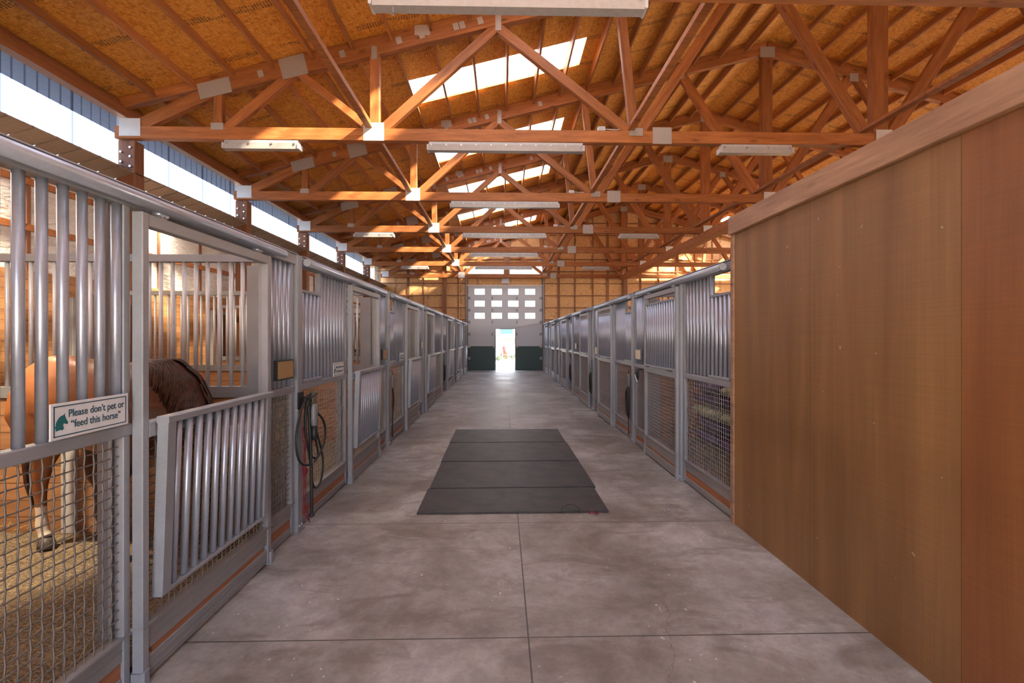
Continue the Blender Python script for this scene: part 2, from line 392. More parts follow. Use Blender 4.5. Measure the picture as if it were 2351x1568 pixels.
def horse_mat():
    m, t, b = new_mat('chestnut_coat')
    v = coords(t); sp = t.nodes.new('ShaderNodeSeparateXYZ'); t.links.new(v, sp.inputs[0])
    n = noise(t, v, 2.5, 4); n2 = noise(t, coords(t, (20, 20, 60)), 6, 3)
    col = ramp_out(t, n, [(0.3, (0.20, 0.068, 0.026)), (0.7, (0.36, 0.135, 0.052))])
    col = mix(t, 0.2, col, ramp_out(t, n2, [(0.3, (0.6, 0.6, 0.6)), (0.7, (1.1, 1.1, 1.1))]), 'MULTIPLY')
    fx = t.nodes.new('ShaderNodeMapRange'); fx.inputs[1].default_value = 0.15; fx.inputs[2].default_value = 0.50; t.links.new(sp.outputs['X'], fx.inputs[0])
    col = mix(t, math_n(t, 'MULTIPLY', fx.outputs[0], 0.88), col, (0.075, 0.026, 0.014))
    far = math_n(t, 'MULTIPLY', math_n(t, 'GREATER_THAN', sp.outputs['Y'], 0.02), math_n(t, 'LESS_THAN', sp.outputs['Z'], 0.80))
    col = mix(t, math_n(t, 'MULTIPLY', far, 0.8), col, (0.03, 0.014, 0.010))  # far-side legs and flank darkened, their shade put into the coat
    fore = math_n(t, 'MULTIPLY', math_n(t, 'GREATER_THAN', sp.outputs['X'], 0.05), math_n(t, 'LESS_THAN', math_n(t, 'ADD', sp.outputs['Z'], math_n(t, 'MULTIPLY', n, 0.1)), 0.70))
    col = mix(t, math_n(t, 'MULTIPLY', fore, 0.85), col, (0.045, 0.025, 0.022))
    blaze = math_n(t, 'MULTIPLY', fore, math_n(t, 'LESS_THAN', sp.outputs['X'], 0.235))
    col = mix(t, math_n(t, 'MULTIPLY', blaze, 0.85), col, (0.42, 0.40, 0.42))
    # white socks on the near hind and, dirtier, the near fore leg
    zz = math_n(t, 'ADD', sp.outputs['Z'], math_n(t, 'MULTIPLY', n, 0.08))
    sock = math_n(t, 'MULTIPLY', math_n(t, 'LESS_THAN', zz, 0.33), math_n(t, 'MULTIPLY', math_n(t, 'LESS_THAN', sp.outputs['X'], -0.05), math_n(t, 'LESS_THAN', sp.outputs['Y'], 0.0)))
    col = mix(t, sock, col, (0.72, 0.64, 0.55))
    sock2 = math_n(t, 'MULTIPLY', math_n(t, 'LESS_THAN', zz, 0.16), math_n(t, 'GREATER_THAN', sp.outputs['X'], 0.1))
    col = mix(t, math_n(t, 'MULTIPLY', sock2, 0.8), col, (0.45, 0.42, 0.42))
    t.links.new(col, b.inputs['Base Color']); b.inputs['Roughness'].default_value = 0.42
    return m
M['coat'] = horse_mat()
M['hair'] = plain('dark_mane_hair', (0.055, 0.022, 0.014), 0.45, 0, 0.5, 30)

# ------------------------------------------------------------------ geometry helpers
class MB:
    def __init__(s): s.v = []; s.f = []; s.sm = []
    def add(s, vs, fs, smooth=False):
        o = len(s.v); s.v += [tuple(p) for p in vs]
        s.f += [tuple(i + o for i in q) for q in fs]; s.sm += [smooth] * len(fs); return s
    def box(s, x0, x1, y0, y1, z0, z1, c=0.0):
        if x0 > x1: x0, x1 = x1, x0
        if y0 > y1: y0, y1 = y1, y0
        if z0 > z1: z0, z1 = z1, z0
        if c <= 0:
            vs = [(x, y, z) for x in (x0, x1) for y in (y0, y1) for z in (z0, z1)]
            return s.add(vs, [(0, 1, 3, 2), (4, 6, 7, 5), (0, 4, 5, 1), (2, 3, 7, 6), (0, 2, 6, 4), (1, 5, 7, 3)])
        # chamfer the edges parallel to the longest axis, eight-sided section
        d = (x1 - x0, y1 - y0, z1 - z0); ax = d.index(max(d)); o = [a for a in range(3) if a != ax]
        lo = (x0, y0, z0); hi = (x1, y1, z1)
        a0, a1, b0, b1 = lo[o[0]], hi[o[0]], lo[o[1]], hi[o[1]]
        c = min(c, (a1 - a0) * 0.3, (b1 - b0) * 0.3)
        sec = [(a0 + c, b0), (a1 - c, b0), (a1, b0 + c), (a1, b1 - c), (a1 - c, b1), (a0 + c, b1), (a0, b1 - c), (a0, b0 + c)]
        vs = []
        for e in (lo[ax], hi[ax]):
            for a, b in sec:
                p = [0, 0, 0]; p[ax] = e; p[o[0]] = a; p[o[1]] = b; vs.append(tuple(p))
        fs = [(i, (i + 1) % 8, 8 + (i + 1) % 8, 8 + i) for i in range(8)] + [tuple(range(7, -1, -1)), tuple(range(8, 16))]
        return s.add(vs, fs)
    def tube(s, pts, r, n=8, ry=None, caps=True, smooth=True):
        pts = [Vector(p) for p in pts]; k = len(pts)
        rs = r if isinstance(r, (list, tuple)) else [r] * k
        up = Vector((0, 0, 1)); prev = None; vs = []
        for i, p in enumerate(pts):
            t = (pts[min(i + 1, k - 1)] - pts[max(i - 1, 0)]).normalized()
            if prev is None:
                a = t.cross(up)
                if a.length < 1e-3: a = t.cross(Vector((1, 0, 0)))
                a.normalize()
            else:
                a = (prev - t * prev.dot(t)).normalized()
            prev = a; b = t.cross(a)
            for j in range(n):
                q = 2 * PI * j / n
                vs.append(p + a * math.cos(q) * rs[i] + b * math.sin(q) * rs[i])
        fs = [(i * n + j, i * n + (j + 1) % n, (i + 1) * n + (j + 1) % n, (i + 1) * n + j) for i in range(k - 1) for j in range(n)]
        s.add(vs, fs, smooth)
        if caps:
            o = len(s.v) - len(vs)
            s.f += [tuple(o + j for j in range(n - 1, -1, -1)), tuple(o + (k - 1) * n + j for j in range(n))]; s.sm += [False, False]
        return s
    def rings(s, rings, n=20, smooth=True):
        # rings: (centre, axisA vector, axisB vector); lofted closed surface
        vs = []
        for c, a, b in rings:
            c, a, b = Vector(c), Vector(a), Vector(b)
            for j in range(n):
                q = 2 * PI * j / n; vs.append(c + a * math.cos(q) + b * math.sin(q))
        k = len(rings)
        fs = [(i * n + j, i * n + (j + 1) % n, (i + 1) * n + (j + 1) % n, (i + 1) * n + j) for i in range(k - 1) for j in range(n)]
        fs += [tuple(range(n - 1, -1, -1)), tuple((k - 1) * n + j for j in range(n))]
        return s.add(vs, fs, smooth)
    def prism(s, poly, axis, a0, a1):
        # poly in the two other axes
        n = len(poly); o = [q for q in range(3) if q != axis]; vs = []
        for e in (a0, a1):
            for a, b in poly:
                p = [0, 0, 0]; p[axis] = e; p[o[0]] = a; p[o[1]] = b; vs.append(tuple(p))
        return s.add(vs, [(i, (i + 1) % n, n + (i + 1) % n, n + i) for i in range(n)] + [tuple(range(n - 1, -1, -1)), tuple(range(n, 2 * n))])
    def ball(s, c, r, n=12, m=8, sc=(1, 1, 1)):
        vs, fs = [], []
        for i in range(m + 1):
            th = PI * i / m
            for j in range(n):
                q = 2 * PI * j / n
                vs.append((c[0] + r * sc[0] * math.sin(th) * math.cos(q), c[1] + r * sc[1] * math.sin(th) * math.sin(q), c[2] + r * sc[2] * math.cos(th)))
        for i in range(m):
            for j in range(n):
                fs.append((i * n + j, (i + 1) * n + j, (i + 1) * n + (j + 1) % n, i * n + (j + 1) % n))
        return s.add(vs, fs, True)
    def mesh(s, name, mat):
        me = bpy.data.meshes.new(name); me.from_pydata(s.v, [], s.f)
        me.polygons.foreach_set('use_smooth', s.sm)
        import bmesh
        b = bmesh.new(); b.from_mesh(me); bmesh.ops.recalc_face_normals(b, faces=b.faces); b.to_mesh(me); b.free()
        if mat: me.materials.append(mat)
        me.update(); return me
def link(name, data, parent=None, loc=None, rot=None):
    o = bpy.data.objects.new(name, data); COL.objects.link(o)
    if parent: o.parent = parent
    if loc is not None: o.location = loc
    if rot is not None: o.rotation_euler = rot
    return o
def ob(name, mb, mat, parent=None, loc=None, rot=None):
    me = mb.mesh(name, mat) if isinstance(mb, MB) else mb
    return link(name, me, parent, loc, rot)
def tag(o, label, cat, group=None, kind=None):
    o['label'] = label; o['category'] = cat
    if group: o['group'] = group
    if kind: o['kind'] = kind
    return o
def struct(name, mb, mat, parent=None, loc=None, label=None):
    o = ob(name, mb, mat, parent, loc)
    if not parent: o['kind'] = 'structure'
    if label: o['label'] = label
    return o
def thing(name, label, cat, loc=(0, 0, 0), group=None, rotz=0, kind='thing'):
    o = bpy.data.objects.new(name, None); COL.objects.link(o); o.location = loc; o.rotation_euler = (0, 0, rotz)
    o.empty_display_size = 0.1
    return tag(o, label, cat, group, kind)
def copy_tree(o, parent=None):
    c = o.copy(); COL.objects.link(c)
    if parent: c.parent = parent
    for ch in list(o.children): copy_tree(ch, c)
    return c
_mem = {}
def member(name, p0, p1, wdt, thk, mat, parent=None, y=0.0):
    """board in the XZ plane from p0 to p1 (x, z); wdt across in the plane, thk along Y"""
    a = Vector((p0[0], 0, p0[1])); b = Vector((p1[0], 0, p1[1])); L = (b - a).length
    key = (round(L, 3), wdt, thk, mat.name)
    if key not in _mem:
        _mem[key] = MB().box(-L / 2, L / 2, -thk / 2, thk / 2, -wdt / 2, wdt / 2, 0.006).mesh(name, mat)
    mid = (a + b) / 2; ang = math.atan2(b.z - a.z, b.x - a.x)
    return link(name, _mem[key], parent, (mid.x, y, mid.z), (0, -ang, 0))
ORD = ['zeroth', 'first', 'second', 'third', 'fourth', 'fifth', 'sixth', 'seventh', 'eighth', 'ninth', 'tenth', 'eleventh', 'twelfth', 'thirteenth', 'fourteenth', 'fifteenth', 'sixteenth', 'seventeenth', 'eighteenth', 'nineteenth', 'twentieth', 'twenty-first', 'twenty-second']

# ------------------------------------------------------------------ the shell
def slab(x0, x1, y0, y1, z0, z1): return MB().box(x0, x1, y0, y1, z0, z1)
struct('floor', slab(-6.3, FAR_X + 0.1, FRONT_Y, END_Y + 0.5, -0.15, 0), M['concrete'], label='grey-brown concrete aisle floor with sawn joints')
# roof sheathing with openings cut for the skylights: built as quads between x and y breaks
def roof(side):
    ml = MB()
    xs = [EAVE - 0.62, SKY_X[0], SKY_X[1], RIDGE]
    holes = []
    ys = [FRONT_Y - 0.4]
    for k in range(-2, 7):
        y0 = TRUSS_Y[k + 2]
        if k < 6 and (side > 0 or k == 5):
            holes.append((y0 + 1.30, y0 + 2.16)); ys += [y0 + 1.30, y0 + 2.16]
    ys.append(END_Y + 0.6)
    mx_ = (lambda x: x) if side > 0 else (lambda x: 2 * RIDGE - x)
    for i in range(3):
        for j in range(len(ys) - 1):
            if i == 1 and (ys[j], ys[j + 1]) in holes: continue
            xa, xb = xs[i], xs[i + 1]; ya, yb = ys[j], ys[j + 1]
            vs = []
            for dz in (0, 0.04):
                for (x, y) in ((xa, ya), (xb, ya), (xb, yb), (xa, yb)):
                    vs.append((mx_(x), y, roof_z(x) + dz))
            ml.add(vs, [(0, 1, 2, 3), (4, 5, 6, 7), (0, 1, 5, 4), (1, 2, 6, 5), (2, 3, 7, 6), (3, 0, 4, 7)])
    return ml, holes
mb_l, holes = roof(1)
struct('ceiling', mb_l, M['osb'], label='orange strand board roof deck, left slope')
mb_r, holes_r = roof(-1)
o = struct('ceiling', mb_r, M['osb'], label='orange strand board roof deck, right slope')
nwin = 0
for side in (1, -1):
    for (ya, yb) in (holes if side > 0 else holes_r):
        nwin += 1
        mb = MB()
        a, b_ = (SKY_X[0], SKY_X[1])
        X = (lambda x: x) if side > 0 else (lambda x: 2 * RIDGE - x)
        n = 34
        for i in range(n):      # corrugated translucent sheet
            x0, x1 = a + (b_ - a) * i / n, a + (b_ - a) * (i + 1) / n
            d0, d1 = (0.015 if i % 2 else 0.0), (0.0 if i % 2 else 0.015)
            mb.add([(X(x0), ya - .03, roof_z(x0) + .05 + d0), (X(x1), ya - .03, roof_z(x1) + .05 + d1), (X(x1), yb + .03, roof_z(x1) + .05 + d1), (X(x0), yb + .03, roof_z(x0) + .05 + d0)], [(0, 1, 2, 3)])
        struct('window_%d' % nwin, mb, M['poly'])

# left wall: plank dado, insulated upper wall with girts and studs, lean-to soffit, clerestory
struct('wall_left', slab(WALL_X - 0.1, WALL_X, FRONT_Y, END_Y, 2.5, 4.1), M['insul'], label='white vinyl insulation on the stall side wall')
struct('wall_left', slab(WALL_X - 0.1, WALL_X + 0.03, FRONT_Y, END_Y, 0, 2.5), M['planks_y'], label='varnished plank lining of the stall side wall')
mb = MB()
for z in (3.02, 3.62):
    mb.box(WALL_X - 0.01, WALL_X + 0.04, FRONT_Y, END_Y, z, z + 0.085)
struct('trim_1', mb, M['timber'])
mb = MB()
y = 0.4
while y < END_Y:
    mb.box(WALL_X - 0.01, WALL_X + 0.025, y, y + 0.05, 2.5, 4.05); y += 1.13
struct('trim_2', mb, M['timber_col'])
# ribbed soffit of the lean-to
mb = MB()
zs = lambda x: EYE + 2.53 + 0.29 * (x + 5.67)
y = FRONT_Y
while y < END_Y - 0.05:
    for (ya, yb, d) in ((y, y + 0.27, 0.0), (y + 0.27, y + 0.305, 0.018)):
        xa, xb = -5.67, -8.2
        vs = [(xa, ya, zs(xa) + d), (xa, yb, zs(xa) + d), (xb, yb, zs(xb) + d), (xb, ya, zs(xb) + d)]
        vs += [(p[0], p[1], p[2] + 0.012) for p in vs]
        mb.add(vs, [(0, 1, 2, 3), (4, 5, 6, 7), (0, 1, 5, 4), (1, 2, 6, 5), (2, 3, 7, 6), (3, 0, 4, 7)])
    y += 0.305
struct('trim_3', mb, M['soffit'], label='ribbed tan metal soffit under the clerestory')
struct('trim_4', slab(-5.95, -5.80, FRONT_Y, END_Y, EYE + 3.40, EYE + 3.56), M['kick_wood'], label='brown header over the clerestory')
mb = MB()      # added soffit under the eave overhang, sky-lit shade put into its blue
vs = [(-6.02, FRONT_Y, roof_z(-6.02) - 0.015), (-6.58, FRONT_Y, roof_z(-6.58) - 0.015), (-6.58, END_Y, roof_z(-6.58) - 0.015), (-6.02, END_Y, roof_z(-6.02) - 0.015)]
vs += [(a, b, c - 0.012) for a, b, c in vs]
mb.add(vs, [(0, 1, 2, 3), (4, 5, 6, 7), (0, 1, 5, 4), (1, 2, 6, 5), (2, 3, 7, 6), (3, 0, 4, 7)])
struct('trim_50', mb, plain('sky_shaded_soffit', (0.34, 0.42, 0.60), 0.6), label='soffit under the outside eave, blue sky shade in its colour')
struct('trim_5', slab(-6.0, -5.86, FRONT_Y, END_Y, EYE + 3.55, EYE + 3.645), M['kick_wood'])
struct('trim_6', slab(-6.0, -5.90, FRONT_Y, END_Y, zs(-5.95) + 0.02, EYE + 2.66), M['soffit'])
for i in range(len(TRUSS_Y) + 0):
    y0 = TRUSS_Y[i] + 0.17; y1 = (TRUSS_Y[i + 1] if i + 1 < len(TRUSS_Y) else END_Y)
    if i + 1 == len(TRUSS_Y): continue
    nwin += 1
    mb = MB()
    n = 40
    for j in range(n):
        ya, yb = y0 + (y1 - y0) * j / n - 0.02, y0 + (y1 - y0) * (j + 1) / n - 0.02
        d0 = -0.012 if j % 2 else 0; d1 = 0 if j % 2 else -0.012
        mb.add([(PANE_X + d0, ya, EYE + 2.60), (PANE_X + d1, yb, EYE + 2.60), (PANE_X + d1, yb, EYE + 3.44), (PANE_X + d0, ya, EYE + 3.44)], [(0, 1, 2, 3)])
    struct('window_%d' % nwin, mb, M['poly_side'])
# far (right) side of the barn, only light and the upper gable reach the picture
struct('wall_right', slab(FAR_X, FAR_X + 0.1, FRONT_Y, END_Y, 0, EYE + 1.0), M['osb_wall'])
nwin += 1
struct('window_%d' % nwin, slab(2 * RIDGE - PANE_X, 2 * RIDGE - PANE_X + 0.01, FRONT_Y, END_Y, EYE + 1.0, EYE + 3.44), M['poly'])  # unseen window, made tall for more fill light on the ceiling
struct('trim_7', slab(2 * RIDGE + 5.80, 2 * RIDGE + 6.0, FRONT_Y, END_Y, EYE + 3.44, EYE + 3.64), M['kick_wood'])
# gable end walls; back wall has the overhead door, transom window and walk-through opening
def gable(y0, y1, opening, transom=None, step=0.0):
    """wall in XZ with a rectangular opening, roof-shaped top"""
    mb = MB()
    def col(xa, xb, zb, ztop=None):
        za, zc = (roof_z(xa) if ztop is None else ztop), (roof_z(xb) if ztop is None else ztop)
        vs = [(xa, y0, zb), (xb, y0, zb), (xb, y0, zc), (xa, y0, za)]
        vs += [(p[0], y1, p[2]) for p in vs]
        mb.add(vs, [(0, 1, 2, 3), (4, 5, 6, 7), (0, 1, 5, 4), (1, 2, 6, 5), (2, 3, 7, 6), (3, 0, 4, 7)])
    ox0, ox1, oz = opening
    xl = -6.3; xr = FAR_X + 0.1
    col(xl, ox0, 0)
    if transom:
        tz0, tz1 = transom
        col(ox0, ox1, oz, tz0); col(ox0, ox1, tz1)
    else:
        col(ox0, ox1, oz)
    col(ox1, RIDGE, 0); col(RIDGE, xr, 0)
    return mb
DX0, DX1 = -1.70, 1.99
struct('wall_back', gable(END_Y, END_Y + 0.12, (DX0, DX1, EYE + 2.56), (EYE + 3.06, EYE + 3.54)), M['osb_wall'], label='strand board gable wall at the far end')
struct('wall_front', gable(FRONT_Y - 0.12, FRONT_Y, (-1.75, 2.05, 4.25)), M['osb_wall'])
nwin += 1
struct('window_%d' % nwin, slab(DX0, DX1, END_Y + 0.06, END_Y + 0.07, EYE + 3.06, EYE + 3.54), M['poly'])

# gable framing
mb = MB(); mb2 = MB()
for z in [EYE - 0.35 + 0.6 * i for i in range(0, 12)]:
    for (xa, xb) in ((-6.2, DX0 - 0.1), (DX1 + 0.12, FAR_X)):
        zz = z
        d0 = EAVE + (zz - EYE - 3.65) / 0.257
        xa2 = max(xa, d0) if zz > EYE + 3.7 else xa
        xb2 = min(xb, 2 * RIDGE - d0) if zz > EYE + 3.7 else xb
        if xb2 > xa2: mb.box(xa2, xb2, END_Y - 0.045, END_Y, zz, zz + 0.045)
    if z > EYE + 3.6:
        d0 = max(DX0 - 0.1, EAVE + (z - EYE - 3.65) / 0.257)
        if d0 < DX1 + 0.12: mb.box(d0, DX1 + 0.12, END_Y - 0.045, END_Y, z, z + 0.045)
struct('trim_8', mb, M['timber_gable'], label='horizontal girts across the far gable wall')
for i, x in enumerate([-4.7, -3.9, -2.2, 2.75, 3.6, 4.5, 5.2, 6.9, 7.8, 8.7, 9.6, 10.5, 11.5]):
    struct('trim_%d' % (9 + i), slab(x, x + (0.045 if i % 3 else 0.12), END_Y - 0.035, END_Y, 0, roof_z(x + 0.06) - 0.02), M['timber_gable'])
struct('trim_30', slab(DX0 - 0.05, DX1 + 0.05, END_Y - 0.06, END_Y, EYE + 2.90, EYE + 3.06), M['timber'], label='brown header beam under the transom window')

# ------------------------------------------------------------------ posts
def column(x, y, top, w_, d_, label, bolts=True, name='timber_column', sgn=1):
    t = thing(name, label, 'post', (x, y, 0), 'timber posts carrying the roof')
    ob('post_shaft', MB().box(-w_ / 2, w_ / 2, 0, min(d_, 0.1) if not bolts else d_, 0, top, 0.008), M['timber_col'] if bolts else M['timber_gable'], t)
    if bolts:
        bm_ = MB().tube([(0, -0.02, 0), (0, 0.0, 0)], 0.017, 10).mesh('bolt', M['bolt'])
        for (bx, bz) in ((0.065, 2.93), (-0.075, 2.86), (0.065, 2.79), (-0.075, 2.71), (0.065, 2.64)):
            link('bolt', bm_, t, (bx, 0, EYE + bz))
    return t
for k in range(-1, 6):
    y = TRUSS_Y[k + 2]
    nm = ORD[max(k + 1, 0)] if k >= 0 else 'nearest, out of frame'
    column(-5.80, y + 0.0, EYE + 3.04, 0.26, 0.19, 'brown bolted timber post on left wall under the %s truss' % (nm if k >= 0 else 'hidden'))
column(-2.84, END_Y - 0.11, roof_z(-2.95) - 0.35, 0.20, 0.105, 'tall sunlit timber post on gable wall left of the overhead door', False)  # lighter timber than the wall posts, sunlight put into the colour
column(6.12, END_Y - 0.11, roof_z(6.3) - 0.3, 0.22, 0.105, 'tall dark timber post on gable wall under the ridge', False)
t = thing('transom_post', 'short pale timber post over the centre of the overhead door', 'post', (0.22, END_Y - 0.11, EYE + 3.06))
ob('post_shaft', MB().box(-0.15, 0.15, 0, 0.09, 0, roof_z(0.1) - 0.32 - EYE - 3.06, 0.006), M['timber_gable'], t)

# ------------------------------------------------------------------ trusses
def plate_mb(w_, h_): return MB().box(-w_ / 2, w_ / 2, -0.004, 0, -h_ / 2, h_ / 2)
_pl = {}
def plate(parent, x, z, w_, h_, ang=0.0, mat='tooth', y=-0.058):
    key = (w_, h_, mat)
    if key not in _pl: _pl[key] = plate_mb(w_, h_).mesh('gusset_plate', M[mat])
    return link('gusset_plate', _pl[key], parent, (x, y, z), (0, -ang, 0))
SL = math.atan(0.257)
def make_truss(y, label):
    t = thing('roof_truss', label, 'roof truss', (0, y, 0), 'timber roof trusses across the barn')
    T = 0.115
    member('bottom_chord', (-5.93, EYE + 3.145), (2 * RIDGE + 5.93, EYE + 3.145), 0.19, T, M['timber'], t)
    for s in (1, -1):
        X = (lambda x: x) if s > 0 else (lambda x: 2 * RIDGE - x)
        def mem(nm, a, b, wd, tk=T - 0.02):
            member(nm, (X(a[0]), EYE + a[1]), (X(b[0]), EYE + b[1]), wd, tk, M['timber'], t)
        rz = lambda x, d: roof_z(x) - EYE - d
        mem('top_chord', (-4.6, rz(-4.6, 0.155)), (5.99, rz(5.99, 0.155)), 0.29, T)
        mem('chord_tail', (-6.0, rz(-6.0, 0.085)), (-4.5, rz(-4.5, 0.085)), 0.16, T - 0.004)
        mem('web', (-5.62, 3.24), (-4.2, 3.93), 0.19)
        mem('web', (-4.38, 3.2), (-4.38, rz(-4.38, 0.2)), 0.13)
        mem('web', (-4.28, 3.2), (-3.2, 4.14), 0.14)
        mem('web', (-3.2, 4.14), (-2.0, 3.2), 0.11)
        mem('web', (-1.98, 3.2), (-1.98, rz(-1.98, 0.2)), 0.15)
        mem('web', (-1.9, 3.2), (-0.10, 4.84), 0.145)
        mem('web', (-0.06, 4.84), (2.05, 3.2), 0.145)
        mem('web', (2.08, 3.2), (1.84, rz(1.84, 0.2)), 0.14)
        mem('web', (2.15, 3.2), (4.0, rz(4.0, 0.2)), 0.15)
        mem('web', (4.02, rz(4.0, 0.2)), (5.82, 3.2), 0.19)
        # galvanised plates
        plate(t, X(-5.70), EYE + 3.22, 0.32, 0.27, 0, 'plate')
        plate(t, X(-4.38), EYE + 3.245, 0.19, 0.105)
        plate(t, X(-1.99), EYE + 3.185, 0.32, 0.28, 0, 'plate')
        plate(t, X(2.10), EYE + 3.22, 0.21, 0.12)
        plate(t, X(-4.42), EYE + rz(-4.42, 0.22), 0.50, 0.24, s * SL)
        plate(t, X(-3.22), EYE + rz(-3.22, 0.18), 0.40, 0.32, s * SL)
        plate(t, X(-1.98), EYE + rz(-1.98, 0.27), 0.085, 0.20)
        plate(t, X(-0.06), EYE + rz(-0.06, 0.24), 0.09, 0.30)
        for xx in (-3.72, -2.47, -1.6, -1.25, -0.62, -0.72, -0.34, 0.85):
            plate(t, X(xx), EYE + rz(xx, 0.17), 0.085, 0.11, s * SL * 1.2)
        plate(t, X(-1.24), EYE + rz(-1.24, 0.10), 0.24, 0.16)
        plate(t, X(4.0), EYE + rz(4.0, 0.3), 0.2, 0.18)
    member('king_post', (RIDGE, CH_T), (RIDGE, roof_z(RIDGE) - 0.2), 0.25, T + 0.01, M['timber'], t)
    plate(t, RIDGE, roof_z(RIDGE) - 0.27, 0.34, 0.24, 0, 'tooth', -0.065)
    plate(t, 2.51, EYE + 3.165, 0.30, 0.26, 0, 'tooth')
    plate(t, RIDGE + 0.05, EYE + 3.18, 0.26, 0.22, 0, 'plate', -0.066)
    return t
tr0 = make_truss(TRUSS_Y[2], 'nearest timber roof truss crossing the top edge of the picture')
for i, y in enumerate(TRUSS_Y):
    k = i - 2
    if k == 0: continue
    c = copy_tree(tr0); c.location = (0, y, -0.13 if k == 6 else 0)
    c['label'] = ('%s timber roof truss counted from the camera toward the overhead door' % ORD[k + 1]) if k > 0 else 'timber roof truss behind the camera, out of the picture'
    if k == 6: c['label'] = 'last timber roof truss, close against the far gable wall'
# longitudinal braces and girder
for (x, lab) in ((-2.06, 'long thin brace running along the truss chords left of the skylights'), (2.02, 'long thin brace running along the truss chords right of the skylights')):
    t = thing('lateral_brace', lab, 'brace', (x, 0, EYE + 3.24), 'lateral braces on the truss chords')
    ob('flat_board', MB().box(-0.05, 0.05, FRONT_Y + 0.5, END_Y - 0.1, 0.0, 0.04, 0.004), M['timber'], t)
    ob('upright_board', MB().box(-0.018, 0.018, FRONT_Y + 0.5, END_Y - 0.1, 0.04, 0.13, 0.004), M['timber'], t)
o = ob('ridge_line_girder', MB().box(5.80, 6.10, FRONT_Y + 0.2, END_Y - 0.25, EYE + 2.84, EYE + 3.045, 0.006), M['timber'])
tag(o, 'long brown girder carrying the trusses beyond the plywood wall', 'girder')
o = ob('girder_cap_board', MB().box(5.66, 5.78, FRONT_Y + 0.2, END_Y - 0.3, EYE + 3.245, EYE + 3.30, 0.006), M['timber'])
tag(o, 'long flat board laid on the trusses beside the girder', 'board')
# diagonal wind braces between trusses near the ridge
# ------------------------------------------------------------------ purlins
pur = MB().box(-0.02, 0.02, 0.0, P - 0.115, -0.14, 0.0).mesh('purlin', wood('purlin_fir', (0.32, 0.12, 0.042), (0.62, 0.28, 0.11), 'Y'))
bays = []
for i in range(len(TRUSS_Y) - 1):
    k = i - 2
    bays.append((TRUSS_Y[i] + 0.0575, k))
lefts = [-5.36 + 0.603 * j for j in range(19)]
for (y0, k) in bays:
    for j, x in enumerate(lefts):
        for s in (1, -1):
            if s < 0 and (x < 0.5): continue
            xx = x if s > 0 else 2 * RIDGE - x
            o = link('purlin', pur, None, (xx, y0, roof_z(x) - 0.003), (0, -s * SL, 0))
            where = {-2: 'behind the camera', -1: 'over the camera'}.get(k, 'between %s and %s truss' % (ORD[k + 1], ORD[k + 2]))
            if s > 0: lab = '%s purlin up from left eave, %s' % (ORD[j + 1], where)
            else: lab = '%s purlin down the far slope, %s' % (ORD[19 - j], where)
            tag(o, lab, 'purlin', 'roof purlins between trusses')

# ------------------------------------------------------------------ strip lights and boxes
def strip_light(x, y, L, label, group):
    t = thing('strip_light', label, 'light fixture', (x, y, EYE + 3.05), group)
    ob('housing', MB().box(-L / 2 + 0.02, L / 2 - 0.02, -0.05, 0.05, -0.055, 0.0, 0.01), M['light_grey'], t)
    ob('diffuser', MB().prism([(-0.068, -0.056), (0.068, -0.056), (0.052, -0.14), (-0.052, -0.14)], 0, -L / 2 + 0.01, L / 2 - 0.01), M['diffuser'], t)
    ob('end_cap', MB().box(-L / 2 - 0.01, -L / 2 + 0.02, -0.07, 0.07, -0.142, -0.052, 0.01), M['light_grey'], t)
    ob('end_cap', MB().box(L / 2 - 0.02, L / 2 + 0.01, -0.07, 0.07, -0.142, -0.052, 0.01), M['light_grey'], t)
    cl = MB().box(-0.012, 0.012, -0.076, -0.06, -0.075, -0.045).mesh('clip', M['bolt'])
    n = 11 if L > 2 else 4
    for i in range(n): link('clip', cl, t, (-L / 2 + 0.06 + (L - 0.12) * i / (n - 1), 0, 0))
    return t
for k in range(0, 6):
    lab = ['large white strip light cut by the top edge of the picture', 'long strip light under the second truss over the aisle', 'long strip light under the third truss over the aisle', 'long strip light under the fourth truss over the aisle', 'long strip light under the fifth truss over the aisle', 'long strip light under the sixth truss over the aisle', 'long strip light under the last truss before the transom window'][k]
    strip_light(0.06, TRUSS_Y[k + 2], 2.44, lab, 'long strip lights over the aisle')
for k in (1, 3, 5):
    strip_light(-3.72, TRUSS_Y[k + 2], 1.16, 'short strip light over the left stalls under the %s truss' % ORD[k + 1], 'short strip lights over the left stalls')
    strip_light(4.02, TRUSS_Y[k + 2], 1.16, 'short strip light over the right stalls under the %s truss' % ORD[k + 1], 'short strip lights over the right stalls')
for k in range(0, 6):
    t = thing('junction_box', 'small grey junction box with conduit on top of the %s truss chord' % ORD[k + 1], 'junction box', (1.56, TRUSS_Y[k + 2], CH_T + 0.001), 'junction boxes on the trusses')
    ob('box_body', MB().box(-0.055, 0.055, -0.05, 0.03, 0, 0.07, 0.006), M['light_grey'], t)
    ob('conduit', MB().tube([(0.05, -0.03, 0.03), (0.2, -0.03, 0.02), (0.33, -0.03, 0.03), (0.40, -0.03, 0.055), (0.43, -0.02, 0.14)], 0.008, 6), M['light_grey'], t)
t = thing('pull_chain', 'small hanging pull ring beside the near strip light', 'pull chain', (-0.96, TRUSS_Y[2] - 0.03, EYE + 2.91))
ob('cord', MB().tube([(0, 0, 0), (0, 0, -0.05)], 0.003, 6), M['light_grey'], t)
ob('ring', MB().tube([(0.013 * math.cos(a * PI / 6), 0, -0.063 + 0.013 * math.sin(a * PI / 6)) for a in range(13)], 0.004, 6), M['grey_plastic'], t)

